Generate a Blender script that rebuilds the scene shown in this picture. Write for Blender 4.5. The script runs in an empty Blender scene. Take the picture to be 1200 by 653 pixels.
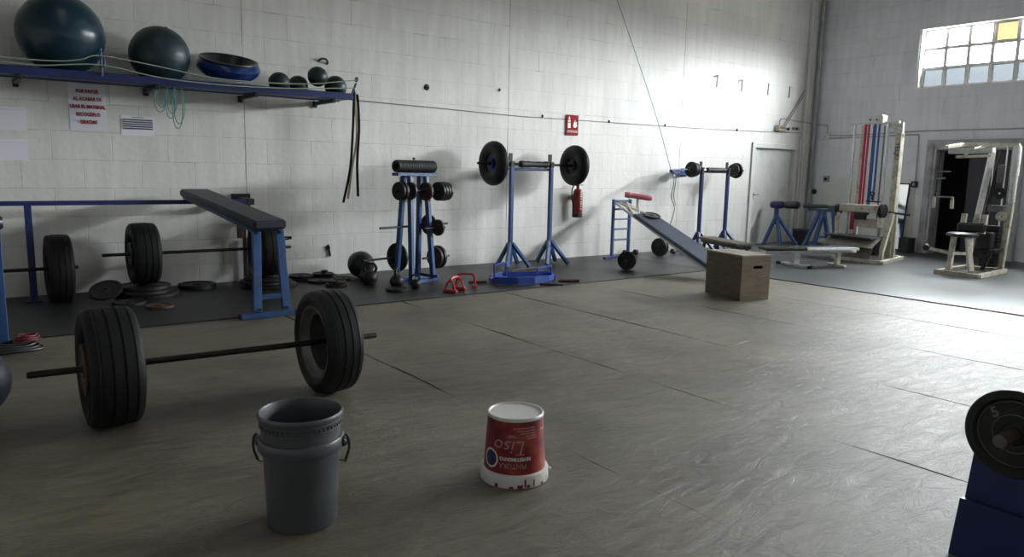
import bpy, bmesh, math, random
from mathutils import Vector, Matrix
random.seed(7)
PI = math.pi
SC = bpy.context.scene
COL = SC.collection

# ------------------------------------------------------------------ materials
def new_mat(name):
    m = bpy.data.materials.new(name); m.use_nodes = True
    nt = m.node_tree
    return m, nt, nt.nodes['Principled BSDF']

def mat(name, col, rough=0.5, metal=0.0, var=0.12, scale=6.0, bump=0.0, bscale=40.0, stain=None, stain_amt=0.0, stain_scale=5.0, spec=0.5):
    m, nt, b = new_mat(name)
    N, L = nt.nodes, nt.links
    tc = N.new('ShaderNodeTexCoord')
    nz = N.new('ShaderNodeTexNoise'); nz.inputs['Scale'].default_value = scale; nz.inputs['Detail'].default_value = 5
    L.new(tc.outputs['Object'], nz.inputs['Vector'])
    r = N.new('ShaderNodeMapRange'); r.inputs['From Min'].default_value = .3; r.inputs['From Max'].default_value = .7
    r.inputs['To Min'].default_value = 1 - var; r.inputs['To Max'].default_value = 1 + var
    L.new(nz.outputs['Fac'], r.inputs['Value'])
    mx = N.new('ShaderNodeVectorMath'); mx.operation = 'SCALE'; mx.inputs[0].default_value = col[:3]
    L.new(r.outputs['Result'], mx.inputs['Scale'])
    out = mx.outputs['Vector']
    if stain is not None:
        n2 = N.new('ShaderNodeTexNoise'); n2.inputs['Scale'].default_value = stain_scale; n2.inputs['Detail'].default_value = 8; n2.inputs['Roughness'].default_value = .65
        L.new(tc.outputs['Object'], n2.inputs['Vector'])
        r2 = N.new('ShaderNodeMapRange'); r2.inputs['From Min'].default_value = .5; r2.inputs['From Max'].default_value = .66
        r2.inputs['To Min'].default_value = 0; r2.inputs['To Max'].default_value = stain_amt
        L.new(n2.outputs['Fac'], r2.inputs['Value'])
        mm = N.new('ShaderNodeMix'); mm.data_type = 'RGBA'
        L.new(r2.outputs['Result'], mm.inputs[0]); L.new(out, mm.inputs[6]); mm.inputs[7].default_value = (*stain, 1)
        out = mm.outputs[2]
    L.new(out, b.inputs['Base Color'])
    b.inputs['Roughness'].default_value = rough; b.inputs['Metallic'].default_value = metal
    b.inputs['Specular IOR Level'].default_value = spec
    if bump > 0:
        nb = N.new('ShaderNodeTexNoise'); nb.inputs['Scale'].default_value = bscale; nb.inputs['Detail'].default_value = 4
        L.new(tc.outputs['Object'], nb.inputs['Vector'])
        bp = N.new('ShaderNodeBump'); bp.inputs['Strength'].default_value = bump; bp.inputs['Distance'].default_value = .01
        L.new(nb.outputs['Fac'], bp.inputs['Height']); L.new(bp.outputs['Normal'], b.inputs['Normal'])
    return m

def emit_mat(name, col, strength):
    m, nt, b = new_mat(name)
    b.inputs['Base Color'].default_value = (*col, 1); b.inputs['Roughness'].default_value = .4
    b.inputs['Emission Color'].default_value = (*col, 1); b.inputs['Emission Strength'].default_value = strength
    return m

def math_node(nt, op, a, b=None):
    n = nt.nodes.new('ShaderNodeMath'); n.operation = op
    for i, v in enumerate((a, b)):
        if v is None: continue
        if isinstance(v, (int, float)): n.inputs[i].default_value = v
        else: nt.links.new(v, n.inputs[i])
    return n.outputs[0]

def wall_mat(name, axis, tint, joints=None):
    """painted block wall; axis = coordinate running along the wall"""
    m, nt, b = new_mat(name); N, L = nt.nodes, nt.links
    tc = N.new('ShaderNodeTexCoord'); sp = N.new('ShaderNodeSeparateXYZ'); L.new(tc.outputs['Object'], sp.inputs[0])
    u = sp.outputs[axis]; z = sp.outputs['Z']
    cb = N.new('ShaderNodeCombineXYZ'); L.new(u, cb.inputs[0]); L.new(math_node(nt, 'SUBTRACT', z, 0.239), cb.inputs[1])
    # wobble of the joints
    wn = N.new('ShaderNodeTexNoise'); wn.inputs['Scale'].default_value = 7; wn.inputs['Detail'].default_value = 4; L.new(cb.outputs[0], wn.inputs['Vector'])
    wv = N.new('ShaderNodeVectorMath'); wv.operation = 'SCALE'; wv.inputs['Scale'].default_value = .016
    L.new(wn.outputs['Color'], wv.inputs[0])
    ad = N.new('ShaderNodeVectorMath'); ad.operation = 'ADD'; L.new(cb.outputs[0], ad.inputs[0]); L.new(wv.outputs[0], ad.inputs[1])
    br = N.new('ShaderNodeTexBrick'); br.inputs['Scale'].default_value = 1; br.inputs['Brick Width'].default_value = .55; br.inputs['Row Height'].default_value = .292
    br.inputs['Mortar Size'].default_value = .0055; br.inputs['Mortar Smooth'].default_value = .6; br.inputs['Bias'].default_value = 0
    br.inputs['Color1'].default_value = (1, 1, 1, 1); br.inputs['Color2'].default_value = (.97, .97, .97, 1); br.inputs['Mortar'].default_value = (.9, .89, .87, 1)
    L.new(ad.outputs[0], br.inputs['Vector'])
    # broken dark cracks that follow some joints
    cn = N.new('ShaderNodeTexNoise'); cn.inputs['Scale'].default_value = 2.3; cn.inputs['Detail'].default_value = 7; cn.inputs['Roughness'].default_value = .7; L.new(cb.outputs[0], cn.inputs['Vector'])
    cr = N.new('ShaderNodeMapRange'); cr.inputs['From Min'].default_value = .52; cr.inputs['From Max'].default_value = .64; L.new(cn.outputs['Fac'], cr.inputs['Value'])
    b2 = N.new('ShaderNodeTexBrick'); b2.inputs['Scale'].default_value = 1; b2.inputs['Brick Width'].default_value = .55; b2.inputs['Row Height'].default_value = .292
    b2.inputs['Mortar Size'].default_value = .0028; b2.inputs['Mortar Smooth'].default_value = .2; L.new(ad.outputs[0], b2.inputs['Vector'])
    crack = math_node(nt, 'MULTIPLY', b2.outputs['Fac'], math_node(nt, 'MULTIPLY', cr.outputs[0], .62))
    # vertical streaks in the paint and blotchy dirt
    mp = N.new('ShaderNodeMapping'); mp.inputs['Scale'].default_value = (9, 1.1, 1); L.new(cb.outputs[0], mp.inputs['Vector'])
    sn = N.new('ShaderNodeTexNoise'); sn.inputs['Scale'].default_value = 1; sn.inputs['Detail'].default_value = 6; L.new(mp.outputs[0], sn.inputs['Vector'])
    sr = N.new('ShaderNodeMapRange'); sr.inputs['From Min'].default_value = .3; sr.inputs['From Max'].default_value = .7; sr.inputs['To Min'].default_value = .92; sr.inputs['To Max'].default_value = 1.05; L.new(sn.outputs['Fac'], sr.inputs['Value'])
    bn = N.new('ShaderNodeTexNoise'); bn.inputs['Scale'].default_value = .8; bn.inputs['Detail'].default_value = 6; L.new(cb.outputs[0], bn.inputs['Vector'])
    rr = N.new('ShaderNodeMapRange'); rr.inputs['From Min'].default_value = .3; rr.inputs['From Max'].default_value = .7; rr.inputs['To Min'].default_value = .9; rr.inputs['To Max'].default_value = 1.04; L.new(bn.outputs['Fac'], rr.inputs['Value'])
    k = math_node(nt, 'MULTIPLY', sr.outputs[0], rr.outputs[0])
    v1 = N.new('ShaderNodeVectorMath'); v1.operation = 'MULTIPLY'; L.new(br.outputs['Color'], v1.inputs[0]); v1.inputs[1].default_value = tint
    v2 = N.new('ShaderNodeVectorMath'); v2.operation = 'SCALE'; L.new(v1.outputs[0], v2.inputs[0]); L.new(k, v2.inputs['Scale'])
    # scuffed grime specks
    gn = N.new('ShaderNodeTexNoise'); gn.inputs['Scale'].default_value = 16; gn.inputs['Detail'].default_value = 8; gn.inputs['Roughness'].default_value = .75; L.new(cb.outputs[0], gn.inputs['Vector'])
    gr = N.new('ShaderNodeMapRange'); gr.inputs['From Min'].default_value = .69; gr.inputs['From Max'].default_value = .78; L.new(gn.outputs['Fac'], gr.inputs['Value'])
    dark = math_node(nt, 'MAXIMUM', crack, math_node(nt, 'MULTIPLY', gr.outputs[0], .45))
    height = math_node(nt, 'MULTIPLY', br.outputs['Fac'], .55)
    if joints:
        x0, dx = joints
        # open joint between wall panels: a thin crack plus a pale filled band beside it
        t = math_node(nt, 'ADD', math_node(nt, 'SUBTRACT', u, x0 - dx / 2), math_node(nt, 'MULTIPLY', math_node(nt, 'SUBTRACT', wn.outputs['Fac'], .5), .018))
        fr = math_node(nt, 'ABSOLUTE', math_node(nt, 'SUBTRACT', math_node(nt, 'MODULO', math_node(nt, 'ADD', t, dx * 20), dx), dx / 2))
        ln = math_node(nt, 'LESS_THAN', fr, .0055)
        jn = N.new('ShaderNodeTexNoise'); jn.inputs['Scale'].default_value = 3; jn.inputs['Detail'].default_value = 5; L.new(cb.outputs[0], jn.inputs['Vector'])
        jr = N.new('ShaderNodeMapRange'); jr.inputs['From Min'].default_value = .35; jr.inputs['From Max'].default_value = .6; jr.inputs['To Min'].default_value = .25; jr.inputs['To Max'].default_value = .85; L.new(jn.outputs['Fac'], jr.inputs['Value'])
        dark = math_node(nt, 'MAXIMUM', dark, math_node(nt, 'MULTIPLY', ln, jr.outputs[0]))
        band = math_node(nt, 'LESS_THAN', fr, .035)
        height = math_node(nt, 'MAXIMUM', height, math_node(nt, 'MULTIPLY', band, .55))
    mm = N.new('ShaderNodeMix'); mm.data_type = 'RGBA'; L.new(dark, mm.inputs[0]); L.new(v2.outputs[0], mm.inputs[6]); mm.inputs[7].default_value = (.07, .06, .05, 1)
    L.new(mm.outputs[2], b.inputs['Base Color'])
    b.inputs['Roughness'].default_value = .62
    hn = N.new('ShaderNodeTexNoise'); hn.inputs['Scale'].default_value = 14; hn.inputs['Detail'].default_value = 5; L.new(cb.outputs[0], hn.inputs['Vector'])
    hh = math_node(nt, 'SUBTRACT', math_node(nt, 'MULTIPLY', hn.outputs['Fac'], .6), height)
    hh = math_node(nt, 'SUBTRACT', hh, dark)
    bp = N.new('ShaderNodeBump'); bp.inputs['Strength'].default_value = .5; bp.inputs['Distance'].default_value = .014
    L.new(hh, bp.inputs['Height']); L.new(bp.outputs['Normal'], b.inputs['Normal'])
    return m

def floor_mat():
    m, nt, b = new_mat('lino_floor'); N, L = nt.nodes, nt.links
    tc = N.new('ShaderNodeTexCoord'); sp = N.new('ShaderNodeSeparateXYZ'); L.new(tc.outputs['Object'], sp.inputs[0])
    x, y = sp.outputs['X'], sp.outputs['Y']
    n1 = N.new('ShaderNodeTexNoise'); n1.inputs['Scale'].default_value = .9; n1.inputs['Detail'].default_value = 8; n1.inputs['Roughness'].default_value = .62; n1.inputs['Distortion'].default_value = .6
    L.new(tc.outputs['Object'], n1.inputs['Vector'])
    cr = N.new('ShaderNodeValToRGB'); e = cr.color_ramp.elements
    e[0].position = .32; e[0].color = (.098, .083, .058, 1); e[1].position = .68; e[1].color = (.197, .177, .134, 1)
    L.new(n1.outputs['Fac'], cr.inputs[0])
    n4 = N.new('ShaderNodeTexNoise'); n4.inputs['Scale'].default_value = .45; n4.inputs['Detail'].default_value = 6; n4.inputs['Roughness'].default_value = .6; L.new(tc.outputs['Object'], n4.inputs['Vector'])
    r4 = N.new('ShaderNodeMapRange'); r4.inputs['From Min'].default_value = .42; r4.inputs['From Max'].default_value = .62; r4.inputs['To Max'].default_value = .5; L.new(n4.outputs['Fac'], r4.inputs['Value'])
    mb4 = N.new('ShaderNodeMix'); mb4.data_type = 'RGBA'; mb4.blend_type = 'MULTIPLY'; L.new(r4.outputs[0], mb4.inputs[0]); L.new(cr.outputs[0], mb4.inputs[6]); mb4.inputs[7].default_value = (1.0, .86, .72, 1)
    # scuffs stretched across the strips
    mp = N.new('ShaderNodeMapping'); mp.inputs['Scale'].default_value = (2.2, 7, 1); mp.inputs['Rotation'].default_value = (0, 0, .5); L.new(tc.outputs['Object'], mp.inputs['Vector'])
    n2 = N.new('ShaderNodeTexNoise'); n2.inputs['Scale'].default_value = 1.6; n2.inputs['Detail'].default_value = 9; n2.inputs['Roughness'].default_value = .7; n2.inputs['Distortion'].default_value = 1.2; L.new(mp.outputs[0], n2.inputs['Vector'])
    r2 = N.new('ShaderNodeMapRange'); r2.inputs['From Min'].default_value = .3; r2.inputs['From Max'].default_value = .7; r2.inputs['To Min'].default_value = .68; r2.inputs['To Max'].default_value = 1.3; L.new(n2.outputs['Fac'], r2.inputs['Value'])
    v = N.new('ShaderNodeVectorMath'); v.operation = 'SCALE'; L.new(mb4.outputs[2], v.inputs[0]); L.new(r2.outputs[0], v.inputs['Scale'])
    # seams between the rolled-out strips
    sx = 2.387; dx = 1.292
    wob = N.new('ShaderNodeTexNoise'); wob.inputs['Scale'].default_value = 1.3; wob.inputs['Detail'].default_value = 3; L.new(tc.outputs['Object'], wob.inputs['Vector'])
    t = math_node(nt, 'ADD', math_node(nt, 'SUBTRACT', x, sx - dx / 2), math_node(nt, 'MULTIPLY', math_node(nt, 'SUBTRACT', wob.outputs['Fac'], .5), .05))
    fr = math_node(nt, 'ABSOLUTE', math_node(nt, 'SUBTRACT', math_node(nt, 'MODULO', math_node(nt, 'ADD', t, dx * 20), dx), dx / 2))
    sn = N.new('ShaderNodeTexNoise'); sn.inputs['Scale'].default_value = 1.1; sn.inputs['Detail'].default_value = 4; L.new(tc.outputs['Object'], sn.inputs['Vector'])
    sw = N.new('ShaderNodeMapRange'); sw.inputs['From Min'].default_value = .43; sw.inputs['From Max'].default_value = .66; sw.inputs['To Min'].default_value = .0004; sw.inputs['To Max'].default_value = .014; L.new(sn.outputs['Fac'], sw.inputs['Value'])
    line = math_node(nt, 'MULTIPLY', math_node(nt, 'LESS_THAN', fr, sw.outputs[0]), math_node(nt, 'GREATER_THAN', x, 1.8))
    # chips
    gn = N.new('ShaderNodeTexNoise'); gn.inputs['Scale'].default_value = 9; gn.inputs['Detail'].default_value = 3; L.new(mp.outputs[0], gn.inputs['Vector'])
    chips = math_node(nt, 'GREATER_THAN', gn.outputs['Fac'], .765)
    dk = math_node(nt, 'MAXIMUM', math_node(nt, 'MULTIPLY', line, .9), math_node(nt, 'MULTIPLY', chips, .7))
    mm = N.new('ShaderNodeMix'); mm.data_type = 'RGBA'; L.new(dk, mm.inputs[0]); L.new(v.outputs[0], mm.inputs[6]); mm.inputs[7].default_value = (.03, .026, .02, 1)
    L.new(mm.outputs[2], b.inputs['Base Color'])
    L.new(math_node(nt, 'MULTIPLY', math_node(nt, 'SUBTRACT', 1.0, line), .5), b.inputs['Specular IOR Level'])
    rr = N.new('ShaderNodeMapRange'); rr.inputs['To Min'].default_value = .34; rr.inputs['To Max'].default_value = .62; L.new(n2.outputs['Fac'], rr.inputs['Value'])
    L.new(rr.outputs[0], b.inputs['Roughness'])
    h = math_node(nt, 'SUBTRACT', n2.outputs['Fac'], math_node(nt, 'MULTIPLY', line, 1.0))
    bp = N.new('ShaderNodeBump'); bp.inputs['Strength'].default_value = .6; bp.inputs['Distance'].default_value = .022
    L.new(h, bp.inputs['Height']); L.new(bp.outputs['Normal'], b.inputs['Normal'])
    return m

def mat_rubber(name, col, rough, checker):
    m, nt, b = new_mat(name); N, L = nt.nodes, nt.links
    tc = N.new('ShaderNodeTexCoord')
    n = N.new('ShaderNodeTexNoise'); n.inputs['Scale'].default_value = 1.4; n.inputs['Detail'].default_value = 8; L.new(tc.outputs['Object'], n.inputs['Vector'])
    r = N.new('ShaderNodeMapRange'); r.inputs['From Min'].default_value = .3; r.inputs['From Max'].default_value = .7; r.inputs['To Min'].default_value = .65; r.inputs['To Max'].default_value = 1.4; L.new(n.outputs['Fac'], r.inputs['Value'])
    v = N.new('ShaderNodeVectorMath'); v.operation = 'SCALE'; v.inputs[0].default_value = col; L.new(r.outputs[0], v.inputs['Scale']); L.new(v.outputs[0], b.inputs['Base Color'])
    r3 = N.new('ShaderNodeMapRange'); r3.inputs['To Min'].default_value = rough - .12; r3.inputs['To Max'].default_value = rough + .15; L.new(n.outputs['Fac'], r3.inputs['Value']); L.new(r3.outputs[0], b.inputs['Roughness'])
    mp = N.new('ShaderNodeMapping'); mp.inputs['Rotation'].default_value = (0, 0, PI / 4); L.new(tc.outputs['Object'], mp.inputs['Vector'])
    w = N.new('ShaderNodeTexVoronoi'); w.inputs['Scale'].default_value = checker; w.inputs['Randomness'].default_value = .0; L.new(mp.outputs[0], w.inputs['Vector'])
    bp = N.new('ShaderNodeBump'); bp.inputs['Strength'].default_value = .5; bp.inputs['Distance'].default_value = .006; bp.invert = True
    L.new(w.outputs['Distance'], bp.inputs['Height']); L.new(bp.outputs['Normal'], b.inputs['Normal'])
    return m

def wood_mat(name, c1, c2, axis_scale=(1.5, 1.5, 14), rough=.6):
    m, nt, b = new_mat(name); N, L = nt.nodes, nt.links
    tc = N.new('ShaderNodeTexCoord'); mp = N.new('ShaderNodeMapping'); mp.inputs['Scale'].default_value = axis_scale; L.new(tc.outputs['Object'], mp.inputs['Vector'])
    n = N.new('ShaderNodeTexNoise'); n.inputs['Scale'].default_value = 2.2; n.inputs['Detail'].default_value = 8; n.inputs['Distortion'].default_value = .8; L.new(mp.outputs[0], n.inputs['Vector'])
    n2 = N.new('ShaderNodeTexNoise'); n2.inputs['Scale'].default_value = 5; n2.inputs['Detail'].default_value = 7; L.new(tc.outputs['Object'], n2.inputs['Vector'])
    f = math_node(nt, 'ADD', math_node(nt, 'MULTIPLY', n.outputs['Fac'], .6), math_node(nt, 'MULTIPLY', n2.outputs['Fac'], .4))
    cr = N.new('ShaderNodeValToRGB'); e = cr.color_ramp.elements
    e[0].position = .36; e[0].color = (*c1, 1); e[1].position = .64; e[1].color = (*c2, 1); L.new(f, cr.inputs[0]); L.new(cr.outputs[0], b.inputs['Base Color'])
    b.inputs['Roughness'].default_value = rough
    return m

M = {}
M['wall_l'] = wall_mat('painted_block_long', 'X', (.8, .785, .74), (2.765, 3.825))
M['wall_r'] = wall_mat('painted_block_end', 'Y', (.8, .825, .86))  # bluish haze over the end wall is put into its tint
M['floor'] = floor_mat()
M['mat_black'] = mat_rubber('black_rubber_matting', (.013, .013, .014), .42, 55)
M['mat_stud'] = mat_rubber('studded_rubber_matting', (.06, .065, .072), .4, 45)  # paler bluish base stands in for the sheen reflected here
M['ceil'] = mat('ceiling_sheet', (.3, .3, .3), .8)
M['plain'] = mat('plain_painted_wall', (.62, .62, .6), .7)
M['blue'] = mat('blue_enamel', (.027, .082, .225), .38, 0, .18, 8, stain=(.05, .035, .03), stain_amt=.5, stain_scale=9)
M['blue_dark'] = mat('dark_blue_enamel', (.014, .028, .12), .4, 0, .2, 6)
M['blue_mid'] = mat('bright_blue_enamel', (.02, .055, .29), .35, 0, .15, 6)
M['tyre'] = mat('tyre_rubber', (.010, .010, .0105), .6, 0, .25, 9, .25, 60, spec=.25)
M['tyre_sheen'] = mat('worn_tyre_rubber', (.011, .0115, .0125), .5, 0, .25, 9, .15, 50, spec=.3)
M['iron'] = mat('dark_cast_iron', (.022, .021, .02), .45, .4, .25, 14, .3, 70)
M['rust'] = mat('rusty_iron', (.075, .04, .028), .6, .3, .3, 18, .3, 60)
M['bar'] = mat('blackened_steel', (.03, .022, .02), .42, .6, .3, 20)
M['rim'] = mat('dull_steel_rim', (.17, .165, .165), .4, .75, .25, 8)
M['chrome'] = mat('chrome', (.5, .51, .52), .18, 1, .06, 5)
M['cream'] = mat('cream_enamel', (.56, .52, .42), .42, 0, .1, 6, stain=(.12, .085, .05), stain_amt=.6, stain_scale=11)
M['white_en'] = mat('white_enamel', (.72, .72, .7), .4, 0, .08, 6, stain=(.25, .2, .14), stain_amt=.4, stain_scale=12)
M['vinyl_black'] = mat('black_vinyl', (.013, .014, .017), .32, 0, .2, 5, .1, 30)
M['vinyl_navy'] = mat('navy_vinyl', (.014, .018, .036), .5, 0, .25, 5, .12, 30)
M['vinyl_slate'] = mat('slate_blue_vinyl', (.04, .052, .085), .55, 0, .25, 4, .12, 30)
M['rubber_blk'] = mat('black_rubber', (.012, .012, .013), .6)
M['ball_teal'] = mat('dark_teal_ball', (.012, .04, .058), .28, 0, .1, 3)
M['ball_teal2'] = mat('dusty_teal_ball', (.016, .038, .05), .42, 0, .15, 4)
M['ball_green'] = mat('dark_green_ball', (.012, .028, .028), .45, 0, .2, 9)
M['ball_black'] = mat('black_ball', (.012, .017, .02), .35, 0, .15, 5)
M['bosu_blue'] = mat('glossy_blue_vinyl', (.01, .03, .13), .18, 0, .1, 4)
M['paper'] = mat('white_paper', (.86, .86, .92), .7, 0, .03, 3)
M['ink_red'] = mat('red_ink', (.33, .02, .035), .6, 0, .05)
M['ink_dark'] = mat('dark_ink', (.05, .055, .09), .6, 0, .05)
M['ink_pale'] = mat('pale_grey_ink', (.62, .62, .66), .7, 0, .05)
M['ink_white'] = mat('white_print', (.75, .72, .7), .5, 0, .05)
M['ink_pink'] = mat('pink_grey_print', (.42, .3, .32), .5, 0, .05)
M['red_en'] = mat('red_enamel', (.22, .01, .014), .3, 0, .12, 8)
M['red_sign'] = mat('red_sign', (.27, .014, .014), .7, 0, .08, 8, spec=.15)
M['red_bright'] = mat('bright_red_enamel', (.42, .03, .035), .35, 0, .12, 8)
M['red_dark'] = mat('dark_red_rubber', (.12, .012, .014), .5)
M['pink'] = mat('pink_vinyl', (.8, .26, .34), .4, 0, .12, 8)
M['crimson'] = mat('crimson_strap', (.4, .02, .07), .5, 0, .12, 9)
M['bluestrap'] = mat('royal_blue_strap', (.02, .09, .3), .5, 0, .12, 9)
M['ply'] = wood_mat('worn_plywood_shaded', (.095, .068, .042), (.175, .13, .085))  # darker copy of the plywood, shade on the sides put into colour
M['ply_lit'] = wood_mat('worn_plywood_lit', (.19, .155, .115), (.29, .245, .185))  # paler copy of the plywood, light on the top put into colour
M['board'] = wood_mat('grimy_board', (.09, .075, .055), (.17, .14, .1))
M['grey_plastic'] = mat('grey_plastic', (.07, .077, .087), .42, 0, .1, 6, stain=(.06, .06, .065), stain_amt=.4)
M['dark_plastic'] = mat('dark_plastic', (.03, .031, .034), .45)
M['white_plastic'] = mat('white_plastic', (.66, .64, .6), .4, 0, .05, 5)
M['beige'] = mat('beige_plastic', (.42, .36, .27), .5, 0, .2, 14)
M['grey_pipe'] = mat('grey_conduit', (.36, .37, .38), .45, .2, .1, 8)
M['cable'] = mat('cable_grey', (.2, .18, .17), .6)
M['cord_green'] = mat('pale_green_cord', (.33, .4, .3), .6)
M['cord_teal'] = mat('teal_rope', (.12, .32, .3), .6)
M['cord_dark'] = mat('dark_grey_rope', (.1, .15, .15), .6)
M['strap_blk'] = mat('black_webbing', (.006, .006, .006), .7, spec=.1)
M['strap_tan'] = mat('tan_webbing', (.3, .24, .16), .7)
M['door'] = mat('grey_white_door', (.74, .74, .71), .5, 0, .06, 2, stain=(.3, .28, .25), stain_amt=.35, stain_scale=2)
M['frame_w'] = mat('door_frame_paint', (.74, .74, .71), .5, 0, .06, 4)
M['frame_g'] = mat('grimy_grey_frame', (.36, .37, .38), .55, 0, .15, 4, stain=(.14, .12, .1), stain_amt=.6, stain_scale=3)
M['wains'] = mat('white_wainscot', (.74, .74, .7), .45, 0, .05, 3)
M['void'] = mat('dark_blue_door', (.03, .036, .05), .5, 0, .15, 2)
M['void2'] = mat('unlit_corridor_black', (.02, .02, .022), .8)  # near-black walls stand in for the unlit depth of the corridor
M['win_frame'] = mat('window_frame', (.7, .7, .7), .5)  # pale tone stands in for window glare on the bars
M['win_white'] = mat('white_reveal', (.8, .79, .76), .5, 0, .03)
def glass_mat(name, tint, clear, body):
    """flat window glass: see-through film mixed with its own dusty body colour and a faint reflection"""
    m, nt, b = new_mat(name); N, L = nt.nodes, nt.links
    tr = N.new('ShaderNodeBsdfTransparent'); tr.inputs['Color'].default_value = (*tint, 1)
    b.inputs['Base Color'].default_value = (*body, 1); b.inputs['Roughness'].default_value = .25
    mx = N.new('ShaderNodeMixShader'); mx.inputs[0].default_value = clear
    L.new(b.outputs[0], mx.inputs[1]); L.new(tr.outputs[0], mx.inputs[2]); L.new(mx.outputs[0], N['Material Output'].inputs['Surface'])
    return m
M['pane_b'] = glass_mat('clear_pane', (.97, .98, .98), .93, (.6, .6, .6))
M['pane_y'] = glass_mat('yellowed_pane', (.073, .065, .045), .9, (.55, .42, .2))
M['pane_d'] = glass_mat('dusty_lower_pane', (.055, .058, .06), .9, (.3, .34, .38))
M['fill_glow'] = emit_mat('ceiling_fill_glow', (.95, .98, 1), .55)  # glow of the added ceiling panels, fill light only
M['mirror'] = mat('mirror_glass', (.75, .78, .8), .06, 1, .03, 3)
M['galv'] = mat('worn_checker_plate', (.2, .18, .155), .6, .1, .25, 12, .5, 90)

# ------------------------------------------------------------------ mesh builder
def frame_from(d, up=(0, 0, 1)):
    d = Vector(d).normalized(); up = Vector(up)
    if abs(d.dot(up)) > .995: up = Vector((0, 1, 0)) if abs(d.y) < .9 else Vector((1, 0, 0))
    s = up.cross(d).normalized(); u = d.cross(s).normalized()
    return s, u, d       # columns: side, up, along

class MB:
    """collects shapes given in world coordinates; build() links ONE mesh"""
    def __init__(self, root=None):
        self.v = []; self.f = []; self.o = Vector(root.location) if root else Vector((0, 0, 0))
    def add(self, vs, fs):
        n = len(self.v); self.v += [Vector(p) for p in vs]; self.f += [tuple(i + n for i in q) for q in fs]; return self
    def obox(self, c, s, R=None, b=.004):
        """chamfered box: centre, full size, rotation matrix"""
        hx, hy, hz = s[0] / 2, s[1] / 2, s[2] / 2
        b = min(b, hx * .6, hy * .6, hz * .6)
        bm = bmesh.new(); bmesh.ops.create_cube(bm, size=1)
        for v in bm.verts: v.co = Vector((v.co.x * s[0], v.co.y * s[1], v.co.z * s[2]))
        if b > 0: bmesh.ops.bevel(bm, geom=bm.edges[:] , offset=b, segments=1, affect='EDGES', profile=.5)
        R = R or Matrix.Identity(3); c = Vector(c)
        bm.verts.index_update()
        self.add([R @ v.co + c for v in bm.verts], [[v.index for v in f.verts] for f in bm.faces]); bm.free(); return self
    def box(self, c, s, rz=0, b=.004): return self.obox(c, s, Matrix.Rotation(rz, 3, 'Z'), b)
    def span(self, x0, x1, y0, y1, z0, z1, b=.004):
        return self.obox(((x0 + x1) / 2, (y0 + y1) / 2, (z0 + z1) / 2), (abs(x1 - x0), abs(y1 - y0), abs(z1 - z0)), None, b)
    def bar(self, p0, p1, w, h=None, up=(0, 0, 1), b=.004):
        h = h or w; p0, p1 = Vector(p0), Vector(p1); s, u, d = frame_from(p1 - p0, up)
        R = Matrix((s, u, d)).transposed()
        return self.obox((p0 + p1) / 2, (w, h, (p1 - p0).length), R, b)
    def tube(self, pts, r, seg=12, closed=False):
        pts = [Vector(p) for p in pts]; n = len(pts); vs = []; fs = []
        rr = r if isinstance(r, (list, tuple)) else [r] * n
        prev = None
        for i, p in enumerate(pts):
            a = pts[i - 1] if (i > 0 or closed) else p; c = pts[(i + 1) % n] if (i < n - 1 or closed) else p
            d = (c - a).normalized()
            if prev is None: s, u, _ = frame_from(d)
            else:
                s = (prev - d * prev.dot(d)).normalized(); u = d.cross(s)
            prev = s
            vs += [p + (s * math.cos(2 * PI * k / seg) + u * math.sin(2 * PI * k / seg)) * rr[i] for k in range(seg)]
        m = n if closed else n - 1
        for i in range(m):
            for k in range(seg):
                j = (i + 1) % n
                fs.append((i * seg + k, i * seg + (k + 1) % seg, j * seg + (k + 1) % seg, j * seg + k))
        if not closed:
            fs.append(tuple(range(seg - 1, -1, -1))); fs.append(tuple((n - 1) * seg + k for k in range(seg)))
        return self.add(vs, fs)
    def cyl(self, p0, p1, r, seg=20): return self.tube([p0, p1], r, seg)
    def lathe(self, prof, c, axis=(0, 0, 1), seg=40, closed=False, up=(0, 0, 1)):
        """profile of (radius, height along axis) turned about axis through c"""
        s, u, d = frame_from(axis, up); c = Vector(c); vs = []; fs = []; n = len(prof)
        for r, z in prof:
            r = max(r, 1e-5)
            vs += [c + d * z + (s * math.cos(2 * PI * k / seg) + u * math.sin(2 * PI * k / seg)) * r for k in range(seg)]
        for i in range(n if closed else n - 1):
            j = (i + 1) % n
            for k in range(seg): fs.append((i * seg + k, i * seg + (k + 1) % seg, j * seg + (k + 1) % seg, j * seg + k))
        return self.add(vs, fs)
    def ball(self, c, r, seg=32, sz=1.0):
        n = seg // 2
        prof = [(r * math.sin(PI * i / n), -r * sz * math.cos(PI * i / n)) for i in range(n + 1)]
        return self.lathe(prof, c, (0, 0, 1), seg)
    def prism(self, poly, d):
        """planar outline (list of 3-D points) pushed along vector d"""
        n = len(poly); d = Vector(d); p = [Vector(q) for q in poly]
        return self.add(p + [q + d for q in p], [tuple(range(n - 1, -1, -1)), tuple(range(n, 2 * n))] + [(i, (i + 1) % n, n + (i + 1) % n, n + i) for i in range(n)])
    def build(self, name, m, parent=None, **props):
        me = bpy.data.meshes.new(name)
        me.from_pydata([tuple(p - self.o) for p in self.v], [], self.f); me.update()
        bm = bmesh.new(); bm.from_mesh(me); bmesh.ops.remove_doubles(bm, verts=bm.verts, dist=1e-6); bmesh.ops.recalc_face_normals(bm, faces=bm.faces); bm.to_mesh(me); bm.free()
        for p in me.polygons: p.use_smooth = True
        me.set_sharp_from_angle(angle=math.radians(34))
        me.materials.append(M[m] if isinstance(m, str) else m)
        o = bpy.data.objects.new(name, me); COL.objects.link(o)
        if parent: o.parent = parent
        else: o.location = self.o
        for k, v in props.items(): o[k] = v
        return o

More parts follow.
